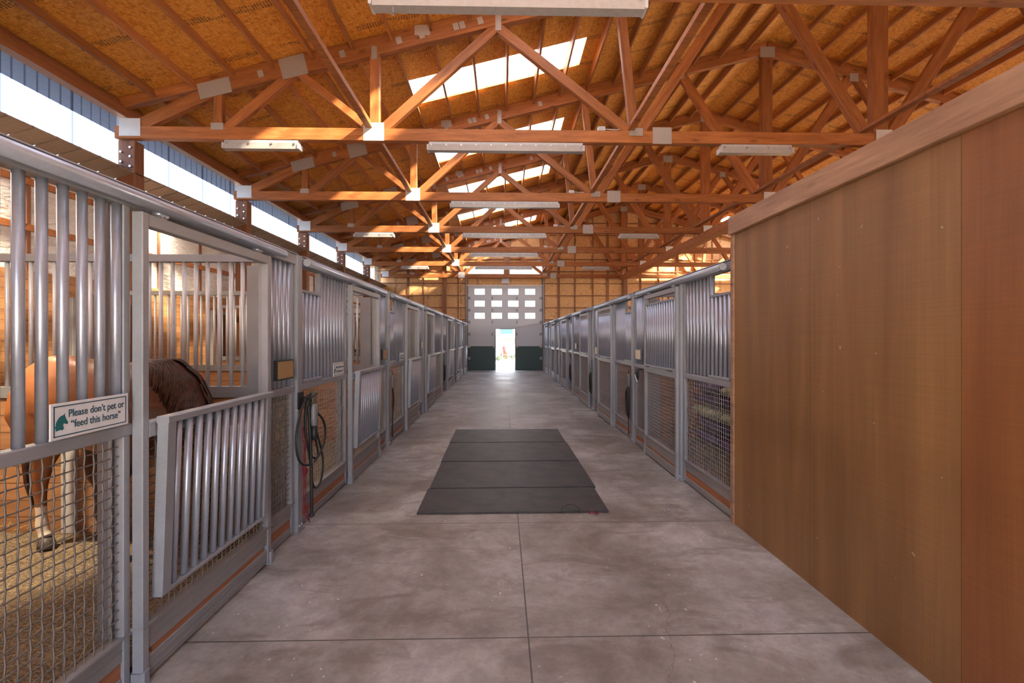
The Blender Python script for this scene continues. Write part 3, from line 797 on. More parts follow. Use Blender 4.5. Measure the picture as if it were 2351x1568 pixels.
# ------------------------------------------------------------------ overhead door
SECH = (EYE + 2.54) / 7
door = bpy.data.objects.new('door_1', None); COL.objects.link(door); door.location = (0, END_Y - 0.01, 0); door['kind'] = 'structure'
door['label'] = 'tall white and dark green sectional overhead door at the end of the aisle'
WX = [(-1.36, -0.87), (-0.52, -0.02), (0.30, 0.80), (1.14, 1.63)]
OX0, OX1, OZ = -0.315, 0.63, 2.03
for r in range(7):
    z0, z1 = r * SECH, (r + 1) * SECH
    mt = M['door_green'] if r < 2 else M['door_white']
    mb = MB()
    def strip(xa, xb, za, zb):
        if xb > xa and zb > za: mb.box(xa, xb, 0, 0.045, za, zb)
    if r >= 4:
        wz0, wz1 = z0 + 0.18, z0 + 0.46
        strip(DX0, DX1, z0, wz0); strip(DX0, DX1, wz1, z1)
        xs = [DX0] + [q for ab in WX for q in ab] + [DX1]
        for i in range(0, len(xs), 2): strip(xs[i], xs[i + 1], wz0, wz1)
    elif z0 < OZ:
        strip(DX0, OX0, z0, z1); strip(OX1, DX1, z0, z1)
        if z1 > OZ: strip(OX0, OX1, OZ, z1)
    else: strip(DX0, DX1, z0, z1)
    s_ = ob('door_section', mb, mt, door)
    if r >= 4:
        for (a, b_) in WX:
            ob('pane', MB().box(a, b_, 0.02, 0.026, wz0, wz1), M['clear'], s_)
            fr = MB(); e = 0.018
            fr.box(a - e, b_ + e, -0.008, 0, wz0 - e, wz0); fr.box(a - e, b_ + e, -0.008, 0, wz1, wz1 + e)
            fr.box(a - e, a, -0.008, 0, wz0, wz1); fr.box(b_, b_ + e, -0.008, 0, wz0, wz1)
            ob('pane_frame', fr, M['white_paint'], s_)
    if r > 0:
        hm = [(-0.49, 0), (0.73, 0)] if r > 2 else [(-0.42, 0), (0.75, 0)]
        for hx, _ in hm + [(DX0 + 0.07, 1), (DX1 - 0.07, 1)]:
            wd = 0.06 if _ else 0.032
            if _ == 0 and r < 2: continue
            ob('hinge', MB().box(hx - wd, hx + wd, -0.03, 0, r * SECH - 0.07, r * SECH + 0.07, 0.01), M['galv_frame'] if r != 2 else M['cream'], door)
ob('door_frame', MB().box(OX0 - 0.05, OX0, -0.02, 0.06, 0, OZ + 0.03, 0.005).box(OX1, OX1 + 0.05, -0.02, 0.06, 0, OZ + 0.03, 0.005).box(OX0, OX1, -0.02, 0.06, OZ, OZ + 0.03), M['galv_frame'], door)
for x in (DX0 - 0.09, DX1 + 0.03):
    ob('track', MB().box(x, x + 0.06, -0.09, 0.0, 0.0, EYE + 3.45, 0.006), M['galv_frame'], door)
    ob('jamb', MB().box(x - 0.02, x + 0.1, -0.02, 0.01, 0.0, EYE + 3.45), M['timber_gable'], door)
ob('header_trim', MB().box(DX0 - 0.05, DX1 + 0.05, -0.05, 0.0, EYE + 2.53, EYE + 2.60, 0.005), M['white_paint'], door)
ob('cable', MB().tube([(DX1 - 0.08, -0.02, SECH * 4), (0.9, -0.02, SECH * 3.62), (OX1, -0.02, SECH * 3.5)], 0.006, 5), M['light_grey'], door)
t = thing('door_opener', 'grey opener box above the centre of the overhead door', 'door opener', (0.16, END_Y - 0.2, EYE + 2.66))
ob('opener_body', MB().box(-0.19, 0.19, 0, 0.19, 0, 0.24, 0.012), M['light_grey'], t)

# ------------------------------------------------------------------ stall fronts
bar_cache = {}
def bar_mesh(L, r=0.019, mat='galv'):
    key = (round(L, 3), r, mat)
    if key not in bar_cache: bar_cache[key] = MB().tube([(0, 0, 0), (0, 0, L)], r, 12).mesh('bar', M[mat])
    return bar_cache[key]
def wire(mb, y0, y1, z0, z1, x, woven, step=0.0435, r=0.0034, axis='y'):
    nv = max(2, round((y1 - y0) / step)); nh = max(2, round((z1 - z0) / step)); A = 0.0024 if woven else 0
    sy, sz = (y1 - y0) / nv, (z1 - z0) / nh
    P3 = (lambda a, z, d: (x + d, a, z)) if axis == 'y' else (lambda a, z, d: (a, x + d, z))
    for i in range(nv + 1):
        a = y0 + i * sy
        if woven: pts = [P3(a, z0 + j * sz, A * (1 if (i + j) % 2 else -1)) for j in range(nh + 1)]
        else: pts = [P3(a, z0, 0), P3(a, z1, 0)]
        mb.tube(pts, r, 5 if woven else 4, caps=False)
    for j in range(nh + 1):
        z = z0 + j * sz
        if woven: pts = [P3(y0 + i * sy, z, A * (-1 if (i + j) % 2 else 1)) for i in range(nv + 1)]
        else: pts = [P3(y0, z, 0.004), P3(y1, z, 0.004)]
        mb.tube(pts, r, 5 if woven else 4, caps=False)
    return mb
MR0, MR1, TOPZ = 1.175, 1.23, 2.235      # mid rail, underside of header
def front_panel(X, out, y0, y1, label, group, notch=False, woven=False, cat='stall front'):
    y0 += 0.012; y1 -= 0.012
    """fixed panel between posts; local frame: x = across, y from 0"""
    L = y1 - y0
    t = thing('stall_front_grille', label, cat, (X, y0, 0), group)
    hw = 0.022
    fr = MB()
    fr.box(-hw, hw, 0, 0.04, 0.02, TOPZ, 0.004).box(-hw, hw, L - 0.04, L, 0.02, TOPZ, 0.004)
    fr.box(-hw - 0.006, hw + 0.006, -0.002, L + 0.002, MR0, MR1, 0.005)
    ob('frame', fr, M['galv_frame'], t)
    kb = MB().box(-0.016, 0.016, 0.04, L - 0.04, 0.145, 0.255, 0.004)
    kb.box(-0.020, 0.020, 0.04, L - 0.04, 0.20, 0.203)
    kb.box(-0.016, 0.016, 0.04, L - 0.04, 0.01, 0.075, 0.004).box(-0.02, 0.02, 0.04, L - 0.04, 0.04, 0.043)
    kb.box(-0.03, 0.03, -0.001, L + 0.001, 0.252, 0.262)
    ob('kick_rail', kb, M['galv_dusty'], t)
    ob('wood_strip', MB().box(-0.010, 0.010, 0.04, L - 0.04, 0.07, 0.15), M['kick_wood'], t)
    ob('wire_mesh', wire(MB(), 0.035, L - 0.035, 0.255, MR0, 0.0, woven, r=0.0034 if woven else 0.0027), M['galv_mesh'] if woven else M['galv_mesh_pale'], t)
    n = max(2, round((L - 0.08) / 0.082))
    for i in range(n):
        yy = 0.04 + (L - 0.08) * (i + 0.5) / n
        top = TOPZ
        if notch and yy < 0.42: top = TOPZ - 0.20
        link('bar', bar_mesh(top - MR1), t, (0, yy + (0.028 if woven else 0), MR1))
    if notch:
        ob('feed_hatch_frame', MB().box(-hw, hw, 0.04, 0.45, TOPZ - 0.215, TOPZ - 0.19, 0.004).box(-hw, hw, 0.425, 0.45, TOPZ - 0.2, TOPZ, 0.003), M['galv_frame'], t)
        ob('feed_hatch_ledge', MB().box(-0.03, 0.03, 0.04, 0.46, MR1, MR1 + 0.03, 0.004), M['galv_frame'], t)
    return t
def stall_door(X, out, y0, wdt, label, group, gate=True, woven=False):
    t = thing('sliding_stall_gate', label, 'stall door', (X + out * 0.055, y0, 0), group)
    hw = 0.025; HT = EYE + 0.585
    fr = MB()
    fr.box(-hw, hw, 0, 0.042, 0.015, HT, 0.004).box(-hw, hw, wdt - 0.05, wdt, 0.015, HT, 0.004)
    fr.box(-hw, hw, 0.042, wdt - 0.05, HT - 0.06, HT, 0.004).box(-hw - 0.003, hw + 0.003, 0.042, wdt - 0.05, MR0 - 0.02, MR1, 0.005)
    ob('frame', fr, M['galv_frame'], t)
    kb = MB().box(-0.018, 0.018, 0.042, wdt - 0.05, 0.15, 0.27, 0.004).box(-0.022, 0.022, 0.042, wdt - 0.05, 0.205, 0.209)
    kb.box(-0.018, 0.018, 0.042, wdt - 0.05, 0.02, 0.118, 0.004).box(-0.022, 0.022, 0.042, wdt - 0.05, 0.05, 0.053).box(-0.022, 0.022, 0.042, wdt - 0.05, 0.085, 0.088)
    kb.box(-0.03, 0.03, -0.001, wdt + 0.001, 0.266, 0.278)
    ob('kick_rail', kb, M['galv_dusty'], t)
    ob('wood_strip', MB().box(-0.011, 0.011, 0.08, wdt - 0.09, 0.117, 0.15), M['kick_wood'], t)
    ob('guide_bracket', MB().box(-0.03, 0.035, -0.01, 0.04, 0.0, 0.07, 0.01), M['galv_frame'], t)
    ob('guide_bracket', MB().box(-0.03, 0.035, wdt - 0.03, wdt + 0.02, 0.0, 0.09, 0.01), M['galv_frame'], t)
    ob('wire_mesh', wire(MB(), 0.035, wdt - 0.045, 0.27, MR0, -0.008 * out, woven, r=0.0034 if woven else 0.0027), M['galv_mesh'] if woven else M['galv_mesh_pale'], t)
    for yy in (0.12, wdt - 0.16):
        ob('trolley', MB().box(-0.012, 0.012, yy, yy + 0.05, HT, HT + 0.035).tube([(-0.022, yy + 0.01, HT + 0.022), (0.022, yy + 0.01, HT + 0.022)], 0.016, 10).tube([(-0.022, yy + 0.04, HT + 0.022), (0.022, yy + 0.04, HT + 0.022)], 0.016, 10), M['galv'], t)
    H = HT - 0.06 - MR1
    if gate:     # the upper grille hangs folded down on the aisle side
        g = thing('x', 'x', 'x')
        del g['label']; del g['category']; del g['kind']; g.name = 'drop_gate'
        g.parent = t; g.location = (out * 0.062, 0.08, 0)
        zt, zb = MR1 + 0.02, MR1 + 0.02 - 0.87
        lean = out * 0.03
        bL = wdt - 0.19
        q = lambda z: -lean * (zt - z) / (zt - zb)
        st = MB()
        for (ya, yb, r_) in ((0.0, 0.055, 0.026), (bL - 0.045, bL, 0.02)):
            vs = []
            for z in (zb, zt - 0.002):
                for (xx, yy) in ((-r_, ya), (r_, ya), (r_, yb), (-r_, yb)): vs.append((xx + q(z), yy, z))
            st.add(vs, [(0, 1, 2, 3), (4, 5, 6, 7), (0, 1, 5, 4), (1, 2, 6, 5), (2, 3, 7, 6), (3, 0, 4, 7)])
        st.box(-0.03, 0.03, -0.004, bL + 0.004, zt - 0.035, zt, 0.004)
        st.box(-0.024 - lean, 0.024 - lean, -0.002, bL + 0.002, zb - 0.002, zb + 0.018, 0.003)
        ob('gate_frame', st, M['galv_frame'], g)
        n = 11
        bm_ = MB().tube([(q(zb), 0, zb + 0.02), (0, 0, zt - 0.035)], 0.018, 10).mesh('gate_bar', M['galv'])
        for i in range(n): link('gate_bar', bm_, g, (0, 0.055 + (bL - 0.1) * (i + 0.6) / (n + 0.2), 0))
    else:
        n = round((wdt - 0.09) / 0.085)
        ob('grille_rail', MB().box(-0.02, 0.02, 0.042, wdt - 0.05, HT - 0.15, HT - 0.125, 0.003).box(-0.03, 0.03, 0.042, wdt - 0.05, MR1, MR1 + 0.03, 0.003), M['galv_frame'], t)
        ob('latch', MB().tube([(out * 0.04, 0.1, MR1 + 0.005), (out * 0.04, 0.26, MR1 + 0.005)], 0.007, 8).tube([(out * 0.04, wdt - 0.25, MR1 + 0.005), (out * 0.04, wdt - 0.1, MR1 + 0.005)], 0.007, 8), M['black_metal'], t)
        for i in range(n):
            link('bar', bar_mesh(HT - 0.14 - MR1 - 0.03), t, (0, 0.042 + (wdt - 0.092) * (i + 0.5) / n, MR1 + 0.03))
    return t
def stall_post(X, out, y, label, group, wd=0.075, slim=False, top=None):
    t = thing('stall_post', label, 'post', (X, y, 0), group)
    ob('post_shaft', MB().box(-0.05 if not slim else -0.085, 0.05 if not slim else -0.026, -wd / 2, wd / 2, 0.006, top or TOPZ + 0.09, 0.006), M['galv_frame'], t)
    ob('base_plate', MB().box(-0.06 if not slim else -0.1, 0.065 if not slim else -0.02, -wd / 2 - 0.02, wd / 2 + 0.02, 0, 0.008), M['galv_dusty'], t)
    bm_ = MB().tube([(out * 0.05, 0, 0), (out * 0.058, 0, 0)], 0.009, 8).mesh('bolt', M['bolt'])
    for dy in (() if slim else (-0.022, 0.022)): link('bolt', bm_, t, (0, dy, 0.05))
    return t
def partition(X0, X1, y, label, group, mid=None):
    """plank partition with bars above; runs along X"""
    t = thing('stall_partition', label, 'stall partition', (X0, y, 0), group)
    L = X1 - X0; s = 1 if L > 0 else -1; L = abs(L)
    bx = lambda a, b, *r: (min(s * a, s * b), max(s * a, s * b)) + r
    fr = MB()
    fr.box(*bx(0, L, -0.03, 0.03, 2.26, 2.32)).box(*bx(0, L, -0.035, 0.035, 1.13, 1.22))
    fr.box(*bx(0.0, 0.16, -0.02, 0.02, 0.0, 2.23)).box(*bx(0.172, 0.33, -0.025, 0.015, 0.0, 2.23)).box(*bx(L - 0.05, L, -0.025, 0.025, 0.0, 2.3))
    ob('frame', fr, M['galv_frame'], t)
    ob('plank_panel', MB().box(*bx(0.33, L - 0.05, -0.018, 0.018, 0.0, 1.13)), M['planks_x'], t)
    if mid: ob('mid_post', MB().box(*bx(mid, mid + 0.08, -0.04, -0.018, 0.0, 1.13)).box(*bx(mid + 0.095, mid + 0.115, -0.04, -0.018, 0.0, 1.13)), M['light_grey'], t)
    n = round((L - 0.38) / 0.097)
    for i in range(n):
        link('bar', bar_mesh(1.04, 0.0155, 'pale_bar'), t, (s * (0.33 + (L - 0.38) * (i + 0.5) / n), 0, 1.22))
    return t
def header(X, out, y0, y1, label, group):
    t = thing('stall_header', label, 'header rail', (X, y0, TOPZ), group)
    ob('header_beam', MB().box(-0.035, 0.035, 0, y1 - y0, 0.0, 0.085, 0.006), M['galv_frame'], t)
    ob('top_angle', MB().box(-0.05, 0.05, 0, y1 - y0, 0.085, 0.09), M['galv'], t)
    return t
def track(X, out, y0, y1, label, group):
    t = thing('door_track', label, 'door track', (X + out * 0.085, y0, EYE + 0.637), group)
    ob('track_tube', MB().tube([(0, 0, 0), (0, y1 - y0, 0)], 0.031, 20), M['galv'], t)
    ob('end_cap', MB().tube([(0, -0.008, 0), (0, 0.004, 0)], 0.033, 16), M['galv_frame'], t)
    return t
LD = [0.85, 3.87, 6.9, 9.95, 13.0, 16.05, 19.1, 22.2]
LDOOR = [2.15, 5.10, 8.05, 10.12, 14.1, 16.9, 20.2]
RD = [0.95, 4.0, 7.05, 10.1, 13.15, 16.2, 19.25, 22.3]
RDOOR = [2.2, 5.17, 8.3, 10.5, 14.1, 17.3, 20.0]
DW = 1.18
STALL = lambda side, i: '%s %s stall' % (ORD[i + 1], side)
for side, X, out, DD, DO in (('left', XL, 1, LD, LDOOR), ('right', XR, -1, RD, RDOOR)):
    for i in range(7):
        if side == 'right' and i == 0: continue
        st = STALL(side, i if side == 'left' else i - 1)
        woven = DD[i] < 1.5
        d0, d1, p = DD[i], DD[i + 1], DO[i]
        g = ' of the %s row' % side
        if p - 0.04 - (d0 + 0.04) > 0.2:
            front_panel(X, out, d0 + (0.045 if not (side == 'right' and i == 1) else -0.005), (p + 0.016 if side == 'left' else p - 0.055), 'barred panel over wire mesh before the door of the %s' % st, 'barred panels' + g, p - d0 > 0.7, woven)
        if d1 - 0.04 - (p + DW) > 0.15:
            front_panel(X, out, p + DW + 0.0, d1 - 0.047, 'barred panel over wire mesh beyond the door of the %s' % st, 'far-side panels' + g, False, woven)
        stall_post(X, out, p - 0.028, 'grey steel door post of the %s' % st, 'steel posts' + g, 0.05, side == 'left', TOPZ)
        stall_door(X, out, p - 0.0, DW, ('sliding stall door with its grille dropped, %s' if side == 'left' else 'closed barred sliding door of the %s') % st, 'sliding doors' + g, side == 'left', woven)
        header(X, out, d0 - 0.03, d1 - 0.03, 'grey steel header rail over the front of the %s' % st, 'header rails' + g)
        track(X, out, d0 + 0.06, d0 + 2.66, 'round steel door track on the front of the %s' % st, 'door tracks' + g)
    for i in range(8):
        if side == 'right' and i < 1: continue
        j = i if side == 'left' else i - 1
        lab = 'grey steel divider post at the near end of the %s' % STALL(side, j) if i < 7 else 'last grey steel post of the %s row by the gable' % side
        if not (side == 'right' and i == 1): stall_post(X, out, DD[i], lab, 'steel posts of the %s row' % side, 0.09)
        lab = 'barred plank partition on the near side of the %s' % STALL(side, j) if i < 7 else 'last barred plank partition of the %s row' % side
        partition(X - out * 0.05, (-6.14 if side == 'left' else 5.76), DD[i], lab, 'partitions of the %s row' % side, 1.72 if side == 'left' else None)
# back wall of the right hand stalls
struct('wall_centre', slab(5.78, 5.88, 3.9, END_Y - 0.3, 0, 2.35), M['planks_y'], label='plank wall behind the right stalls')
# exterior stall doors in the left wall
for i in range(6):
    y0 = [3.55, 6.62, 9.75, 12.8, 15.85, 18.9][i]
    d = bpy.data.objects.new('door_%d' % (i + 2), None); COL.objects.link(d); d.location = (WALL_X + 0.03, y0, 0); d['kind'] = 'structure'
    ob('door_leaf', MB().box(0, 0.03, 0.05, 1.0, 0.1, 2.15), M['planks_v'], d)
    ob('door_frame', MB().box(0, 0.05, 0, 0.05, 0.0, 2.2, 0.004).box(0, 0.05, 1.0, 1.05, 0.0, 2.2, 0.004).box(0.003, 0.047, 0.05, 1.0, 2.13, 2.19), M['galv_frame'], d)

# bedding in the stalls
def bed(x0, x1, y0, y1, label, seed):
    rnd = random.Random(seed); nx, ny = 40, 30; mb = MB(); vs = []
    ph = [rnd.uniform(0, 6) for _ in range(6)]
    for i in range(nx + 1):
        for j in range(ny + 1):
            x = x0 + (x1 - x0) * i / nx; y = y0 + (y1 - y0) * j / ny
            z = 0.10 + 0.018 * math.sin(3.1 * x + ph[0]) * math.cos(2.7 * y + ph[1]) + 0.012 * math.sin(7 * x + ph[2] + 4 * y) + 0.008 * rnd.random()
            e = min(x - x0, x1 - x, y - y0, y1 - y)
            z *= min(1, 0.25 + e / 0.25)
            vs.append((x, y, max(z, 0.01)))
    fs = [(i * (ny + 1) + j, (i + 1) * (ny + 1) + j, (i + 1) * (ny + 1) + j + 1, i * (ny + 1) + j + 1) for i in range(nx) for j in range(ny)]
    mb.add(vs, fs, True)
    o = ob('bedding', mb, M['bedding']); tag(o, label, 'bedding', 'shavings bedding in the stalls', 'stuff'); return o
for i in range(4):
    bed(-6.1, XL - 0.06, LD[i] + 0.06, LD[i + 1] - 0.06, 'wood shavings bedding on the floor of the %s' % STALL('left', i), i)
bed(XR + 0.06, 5.7, 4.06, 7.0, 'wood shavings bedding on the floor of the first right stall', 11)
# loose straws over the near bed
mb = MB(); rnd = random.Random(5)
for i in range(420):
    x = rnd.uniform(-4.6, -1.9); y = rnd.uniform(1.2, 3.7); a = rnd.uniform(0, PI); L = rnd.uniform(0.04, 0.16)
    mb.tube([(x, y, 0.125), (x + L * math.cos(a), y + L * math.sin(a), 0.125 + rnd.uniform(0, 0.02))], 0.0016, 3, caps=False)
tag(ob('loose_straw', mb, M['straw']), 'loose straws scattered on the shavings under the horse', 'straw', None, 'stuff')
# hay caught behind the narrow mesh beside the first door
mb = MB()
for i in range(46):
    y = rnd.uniform(3.45, 3.80); z = rnd.uniform(0.75, 1.12); a = rnd.uniform(-1.2, 1.2); L = rnd.uniform(0.08, 0.28)
    mb.tube([(XL - 0.03, y, z), (XL - 0.05, min(3.8, y + L * math.cos(a) * 0.5), z + L * math.sin(a))], 0.0022, 3, caps=False)
tag(ob('hay_wisps', mb, M['straw']), 'pale hay wisps stuck in the mesh beside the first left door', 'hay', None, 'stuff')

# ------------------------------------------------------------------ plywood tack-room wall
WX0 = 2.03
def ply_sheet(y0, y1, label):
    o = ob('plywood_sheet', MB().box(WX0, WX0 + 0.018, y0 + 0.0015, y1 - 0.0015, 0.0, 2.56), M['ply_red' if 0.8 < y0 < 1.0 else 'ply'])
    return tag(o, label, 'plywood panel', 'plywood panels of the wall at the right')
ply_sheet(2.96, 3.93, 'brown plywood panel at the far end beside the mesh stall front')
ply_sheet(1.97, 2.96, 'brown plywood panel between its two vertical seams')
ply_sheet(0.9, 1.97, 'redder brown plywood panel cut by the right edge of the picture')
ply_sheet(-0.3, 0.9, 'brown plywood panel beside the camera, outside the picture')
struct('wall_tack_room', MB().box(WX0 + 0.02, WX0 + 0.11, -0.3, 3.93, 0, 2.62).box(WX0 + 0.11, 5.7, 3.83, 3.93, 0, 2.62), M['timber_gable'])
M['trim_board'] = wood('weathered_pine', (0.19, 0.095, 0.055), (0.42, 0.25, 0.155), 'Y', knots=0.9, vary=0.05, bumpk=0.5)
struct('trim_40', MB().box(WX0 - 0.038, WX0 + 0.002, -0.3, 3.97, 2.53, 2.685, 0.004), M['trim_board'], label='knotty pine cap board along the top of the plywood wall')
struct('trim_41', MB().box(WX0 - 0.012, WX0 + 0.12, 3.935, 3.985, 0.0, 2.53, 0.004), M['trim_board'], label='vertical pine corner board at the end of the plywood wall')

# ------------------------------------------------------------------ rubber mats
mats = [(-0.785, 0.99, 4.20, 4.865, 'nearest black rubber mat, narrow visible strip at the front'),
        (-0.775, 1.005, 4.878, 5.898, 'second black rubber mat from the camera'),
        (-0.79, 0.995, 5.912, 6.946, 'third black rubber mat from the camera'),
        (-0.80, 0.97, 6.96, 7.93, 'farthest black rubber mat in the row on the aisle floor')]
for i, (x0, x1, y0, y1, lab) in enumerate(mats):
    zt = 0.018 + 0.004 * i
    o = ob('rubber_mat', MB().box(0, x1 - x0, 0, y1 - y0, 0, zt, 0.003), M['rubber'], None, (x0, y0, 0.0005), (0, 0, 0.008 if i < 3 else 0.003))
    tag(o, lab, 'rubber mat', 'rubber mats on the aisle floor')
o = ob('bucket_handle', MB().tube([(0.545, 4.185, 0.008), (0.55, 4.20, 0.045), (0.60, 4.22, 0.075), (0.66, 4.22, 0.078), (0.71, 4.20, 0.05), (0.715, 4.185, 0.008)], 0.004, 6), M['black'])
tag(o, 'thin black wire loop at the front edge of the nearest mat', 'wire loop')
o = ob('red_tag', MB().tube([(0.80, 4.17, 0.01), (0.83, 4.19, 0.018), (0.86, 4.165, 0.01), (0.89, 4.18, 0.012)], 0.007, 5), M['red_rope'])
tag(o, 'tiny red scrap of twine by the near mat corner', 'twine scrap')

# ------------------------------------------------------------------ horse warning signs, plaques
def text_mesh(body, size, mat, parent, loc, rot, name='lettering', ext=0.0006):
    c = bpy.data.curves.new(name, 'FONT'); c.body = body; c.size = size; c.extrude = ext; c.align_x = 'LEFT'
    c.offset = size * 0.007
    c.materials.append(mat)
    tmp = bpy.data.objects.new('tmp', c); COL.objects.link(tmp); bpy.context.view_layer.update()
    me = bpy.data.meshes.new_from_object(tmp.evaluated_get(bpy.context.evaluated_depsgraph_get())); me.name = name
    if not me.materials: me.materials.append(mat)
    bpy.data.objects.remove(tmp)
    o = link(name, me, parent, loc, rot); o.scale = (0.815, 1, 1)
    return o
def horse_sign(y, z, w_, h_, label, sgn_x=XL + 0.04):
    # board local: lies in YZ plane facing +X
    t = thing('warning_sign', label, 'sign', (sgn_x, y, z), 'horse warning signs on the left stall fronts')
    ob('sign_board', MB().box(0, 0.006, 0, w_, 0, h_, 0.002), M['sign'], t)
    b = 0.03 * w_; th = 0.009 * w_ * 1.3
    ob('sign_border', MB().box(0.006, 0.0068, b, w_ - b, b, b + th).box(0.006, 0.0068, b, w_ - b, h_ - b - th, h_ - b)
       .box(0.006, 0.0068, b, b + th, b, h_ - b).box(0.006, 0.0068, w_ - b - th, w_ - b, b, h_ - b), M['navy'], t)
    R = (PI / 2, 0, PI / 2)
    text_mesh('Please don\u2019t pet or', 0.118 * w_, M['navy'], t, (0.0066, 0.195 * w_, 0.58 * h_), R)
    text_mesh('\u201cfeed this horse\u201d', 0.118 * w_, M['navy'], t, (0.0066, 0.225 * w_, 0.27 * h_), R)
    s = 0.175 * w_; oy, oz = 0.035 * w_, 0.24 * h_
    prof = [(0.12, 0.0), (0.42, 0.06), (0.50, 0.0), (0.62, 0.07), (0.60, 0.2), (0.56, 0.32), (0.62, 0.40), (0.74, 0.37), (0.84, 0.31), (0.90, 0.38),
            (0.88, 0.48), (0.78, 0.62), (0.74, 0.74), (0.70, 0.86), (0.68, 1.0), (0.60, 0.89), (0.48, 0.88), (0.34, 0.80), (0.22, 0.66), (0.12, 0.48), (0.10, 0.30), (0.04, 0.28), (0.10, 0.15)]
    ob('horse_emblem', MB().prism([(oy + a * s, oz + c * s * 1.05) for a, c in prof], 0, 0.006, 0.0068), M['teal'], t)
    return t
horse_sign(1.755, MR1 + 0.006, 0.355, 0.140, 'nearest white sign about not petting or feeding this horse')
horse_sign(4.64, MR1 + 0.0, 0.30, 0.14, 'small white horse sign on the second left stall panel')
horse_sign(7.62, MR1 + 0.0, 0.30, 0.14, 'small white horse sign on the third left stall panel')
def plaque(X, out, y, z, w_, h_, label, mat='tan'):
    t = thing('name_plaque', label, 'plaque', (X + out * 0.03, y, z), 'stall name plaques')
    ob('plaque_frame', MB().box(0, out * 0.028, 0, w_, 0, h_, 0.003), M['black_metal'] if mat == 'tan' else M['grey_plastic'], t)
    ob('plaque_face', MB().box(out * 0.028, out * 0.031, 0.012, w_ - 0.012, 0.012, h_ - 0.012), M[mat], t)
plaque(XL, 1, 3.46, MR1 + 0.07, 0.27, 0.155, 'tan plaque in dark frame beside the first left door')
plaque(XL, 1, 6.50, MR1 + 0.08, 0.22, 0.15, 'small tan plaque beside the second left door')
plaque(XL, 1, 9.55, MR1 + 0.16, 0.18, 0.16, 'small white card beside the third left door', 'cream')
plaque(XR, -1, 6.58, MR1 + 0.07, 0.25, 0.15, 'cream plaque beside the first right door', 'cream')
plaque(XR, -1, 9.62, MR1 + 0.03, 0.20, 0.16, 'cream card beside the second right door', 'cream')
plaque(XR, -1, 12.3, MR1 + 0.08, 0.2, 0.16, 'small cream card beside the third right door', 'cream')

# ------------------------------------------------------------------ tie ropes hanging on the divider posts
def loop(cx, cz, x, y_w, h, sk=0.0, n=20):
    return [(x, cx + y_w * math.sin(2 * PI * i / n) + sk * (math.cos(2 * PI * i / n)), cz + h * math.cos(2 * PI * i / n)) for i in range(n + 1)]
t = thing('hose_hanger', 'black perforated hanger plate on the divider before the second left stall', 'hanger plate', (XL + 0.052, 3.87, 0))
ob('hanger_plate', MB().box(0, 0.01, -0.06, 0.045, 1.03, 1.17, 0.003), M['black_metal'], t)
ob('hook', MB().tube([(0.01, 0, 1.12), (0.10, 0.0, 1.13), (0.14, 0.0, 1.16)], 0.009, 8), M['black_metal'], t)
t = thing('tie_rope', 'coiled black tie rope with long loops on the near left divider post', 'rope', (XL + 0.10, 3.90, 0))
def rope(parent, nm, pts, r, mat):
    # smooth the path
    P_ = [Vector(p) for p in pts]
    for _ in range(2):
        Q = [P_[0]]
        for a, b in zip(P_, P_[1:]): Q += [a * 0.75 + b * 0.25, a * 0.25 + b * 0.75]
        Q.append(P_[-1]); P_ = Q
    return ob(nm, MB().tube(P_, r, 8), mat, parent)
rope(t, 'rope_loop', [(0, -0.02, 1.13), (0.02, -0.20, 1.02), (0.03, -0.30, 0.82), (0.03, -0.24, 0.62), (0.03, 0.0, 0.54), (0.03, 0.20, 0.60), (0.02, 0.35, 0.72), (0.02, 0.30, 0.88), (0.01, 0.10, 1.0), (0, 0.02, 1.14)], 0.010, M['black'])
rope(t, 'rope_loop', [(0.01, 0.0, 1.13), (0.01, 0.06, 0.95), (0.02, 0.20, 0.70), (0.02, 0.29, 0.50), (0.02, 0.24, 0.33), (0.02, 0.10, 0.30), (0.02, 0.02, 0.42), (0.02, 0.0, 0.62), (0.0, -0.08, 0.9), (0, -0.02, 1.12)], 0.009, M['black'])
rope(t, 'rope_loop', [(0.01, -0.04, 1.1), (0.02, -0.10, 0.9), (0.02, -0.04, 0.65), (0.02, 0.12, 0.56), (0.02, 0.18, 0.60), (0.02, 0.08, 0.8)], 0.009, M['black'])
rope(t, 'rope_tail', [(0.02, -0.03, 1.05), (0.03, -0.01, 0.7), (0.03, 0.0, 0.45), (0.03, 0.01, 0.12)], 0.013, M['black'])
ob('knot', MB().ball((0.03, 0.01, 0.12), 0.024, 10, 6, (1, 1, 0.8)), M['black'], t)
ob('snap_hook', MB().tube([(0.03, 0.0, 0.62), (0.035, 0.01, 0.57), (0.03, 0.03, 0.54)], 0.008, 8), M['bolt'], t)
t = thing('red_twine_bundle', 'thin red baling twine hanging beside the black tie rope', 'twine', (XL + 0.075, 3.86, 0))
for i in range(5):
    rr = random.Random(i)
    rope(t, 'twine_strand', [(0.0, 0.0, 0.88)] + [(0.006 * i, rr.uniform(-0.035, 0.05), 0.88 - 0.80 * q / 9) for q in range(1, 9)] + [(0.02, 0.10, 0.035)], 0.0024, M['red_rope'])
ob('twine_knot', MB().ball((0.01, 0.02, 0.50), 0.03, 8, 6, (0.7, 1, 1.3)), M['red_rope'], t)
t = thing('hair_clipper', 'grey plastic clipper handle hanging on the near left divider', 'clipper', (XL + 0.155, 3.90, 0))
ob('clipper_body', MB().rings([((0, 0, z), (0.026 * k, 0, 0), (0, 0.036 * k, 0)) for z, k in ((0.88, 0.75), (0.895, 0.95), (0.95, 1.0), (1.01, 1.0), (1.05, 0.85), (1.065, 0.5))], 14), M['grey_plastic'], t)
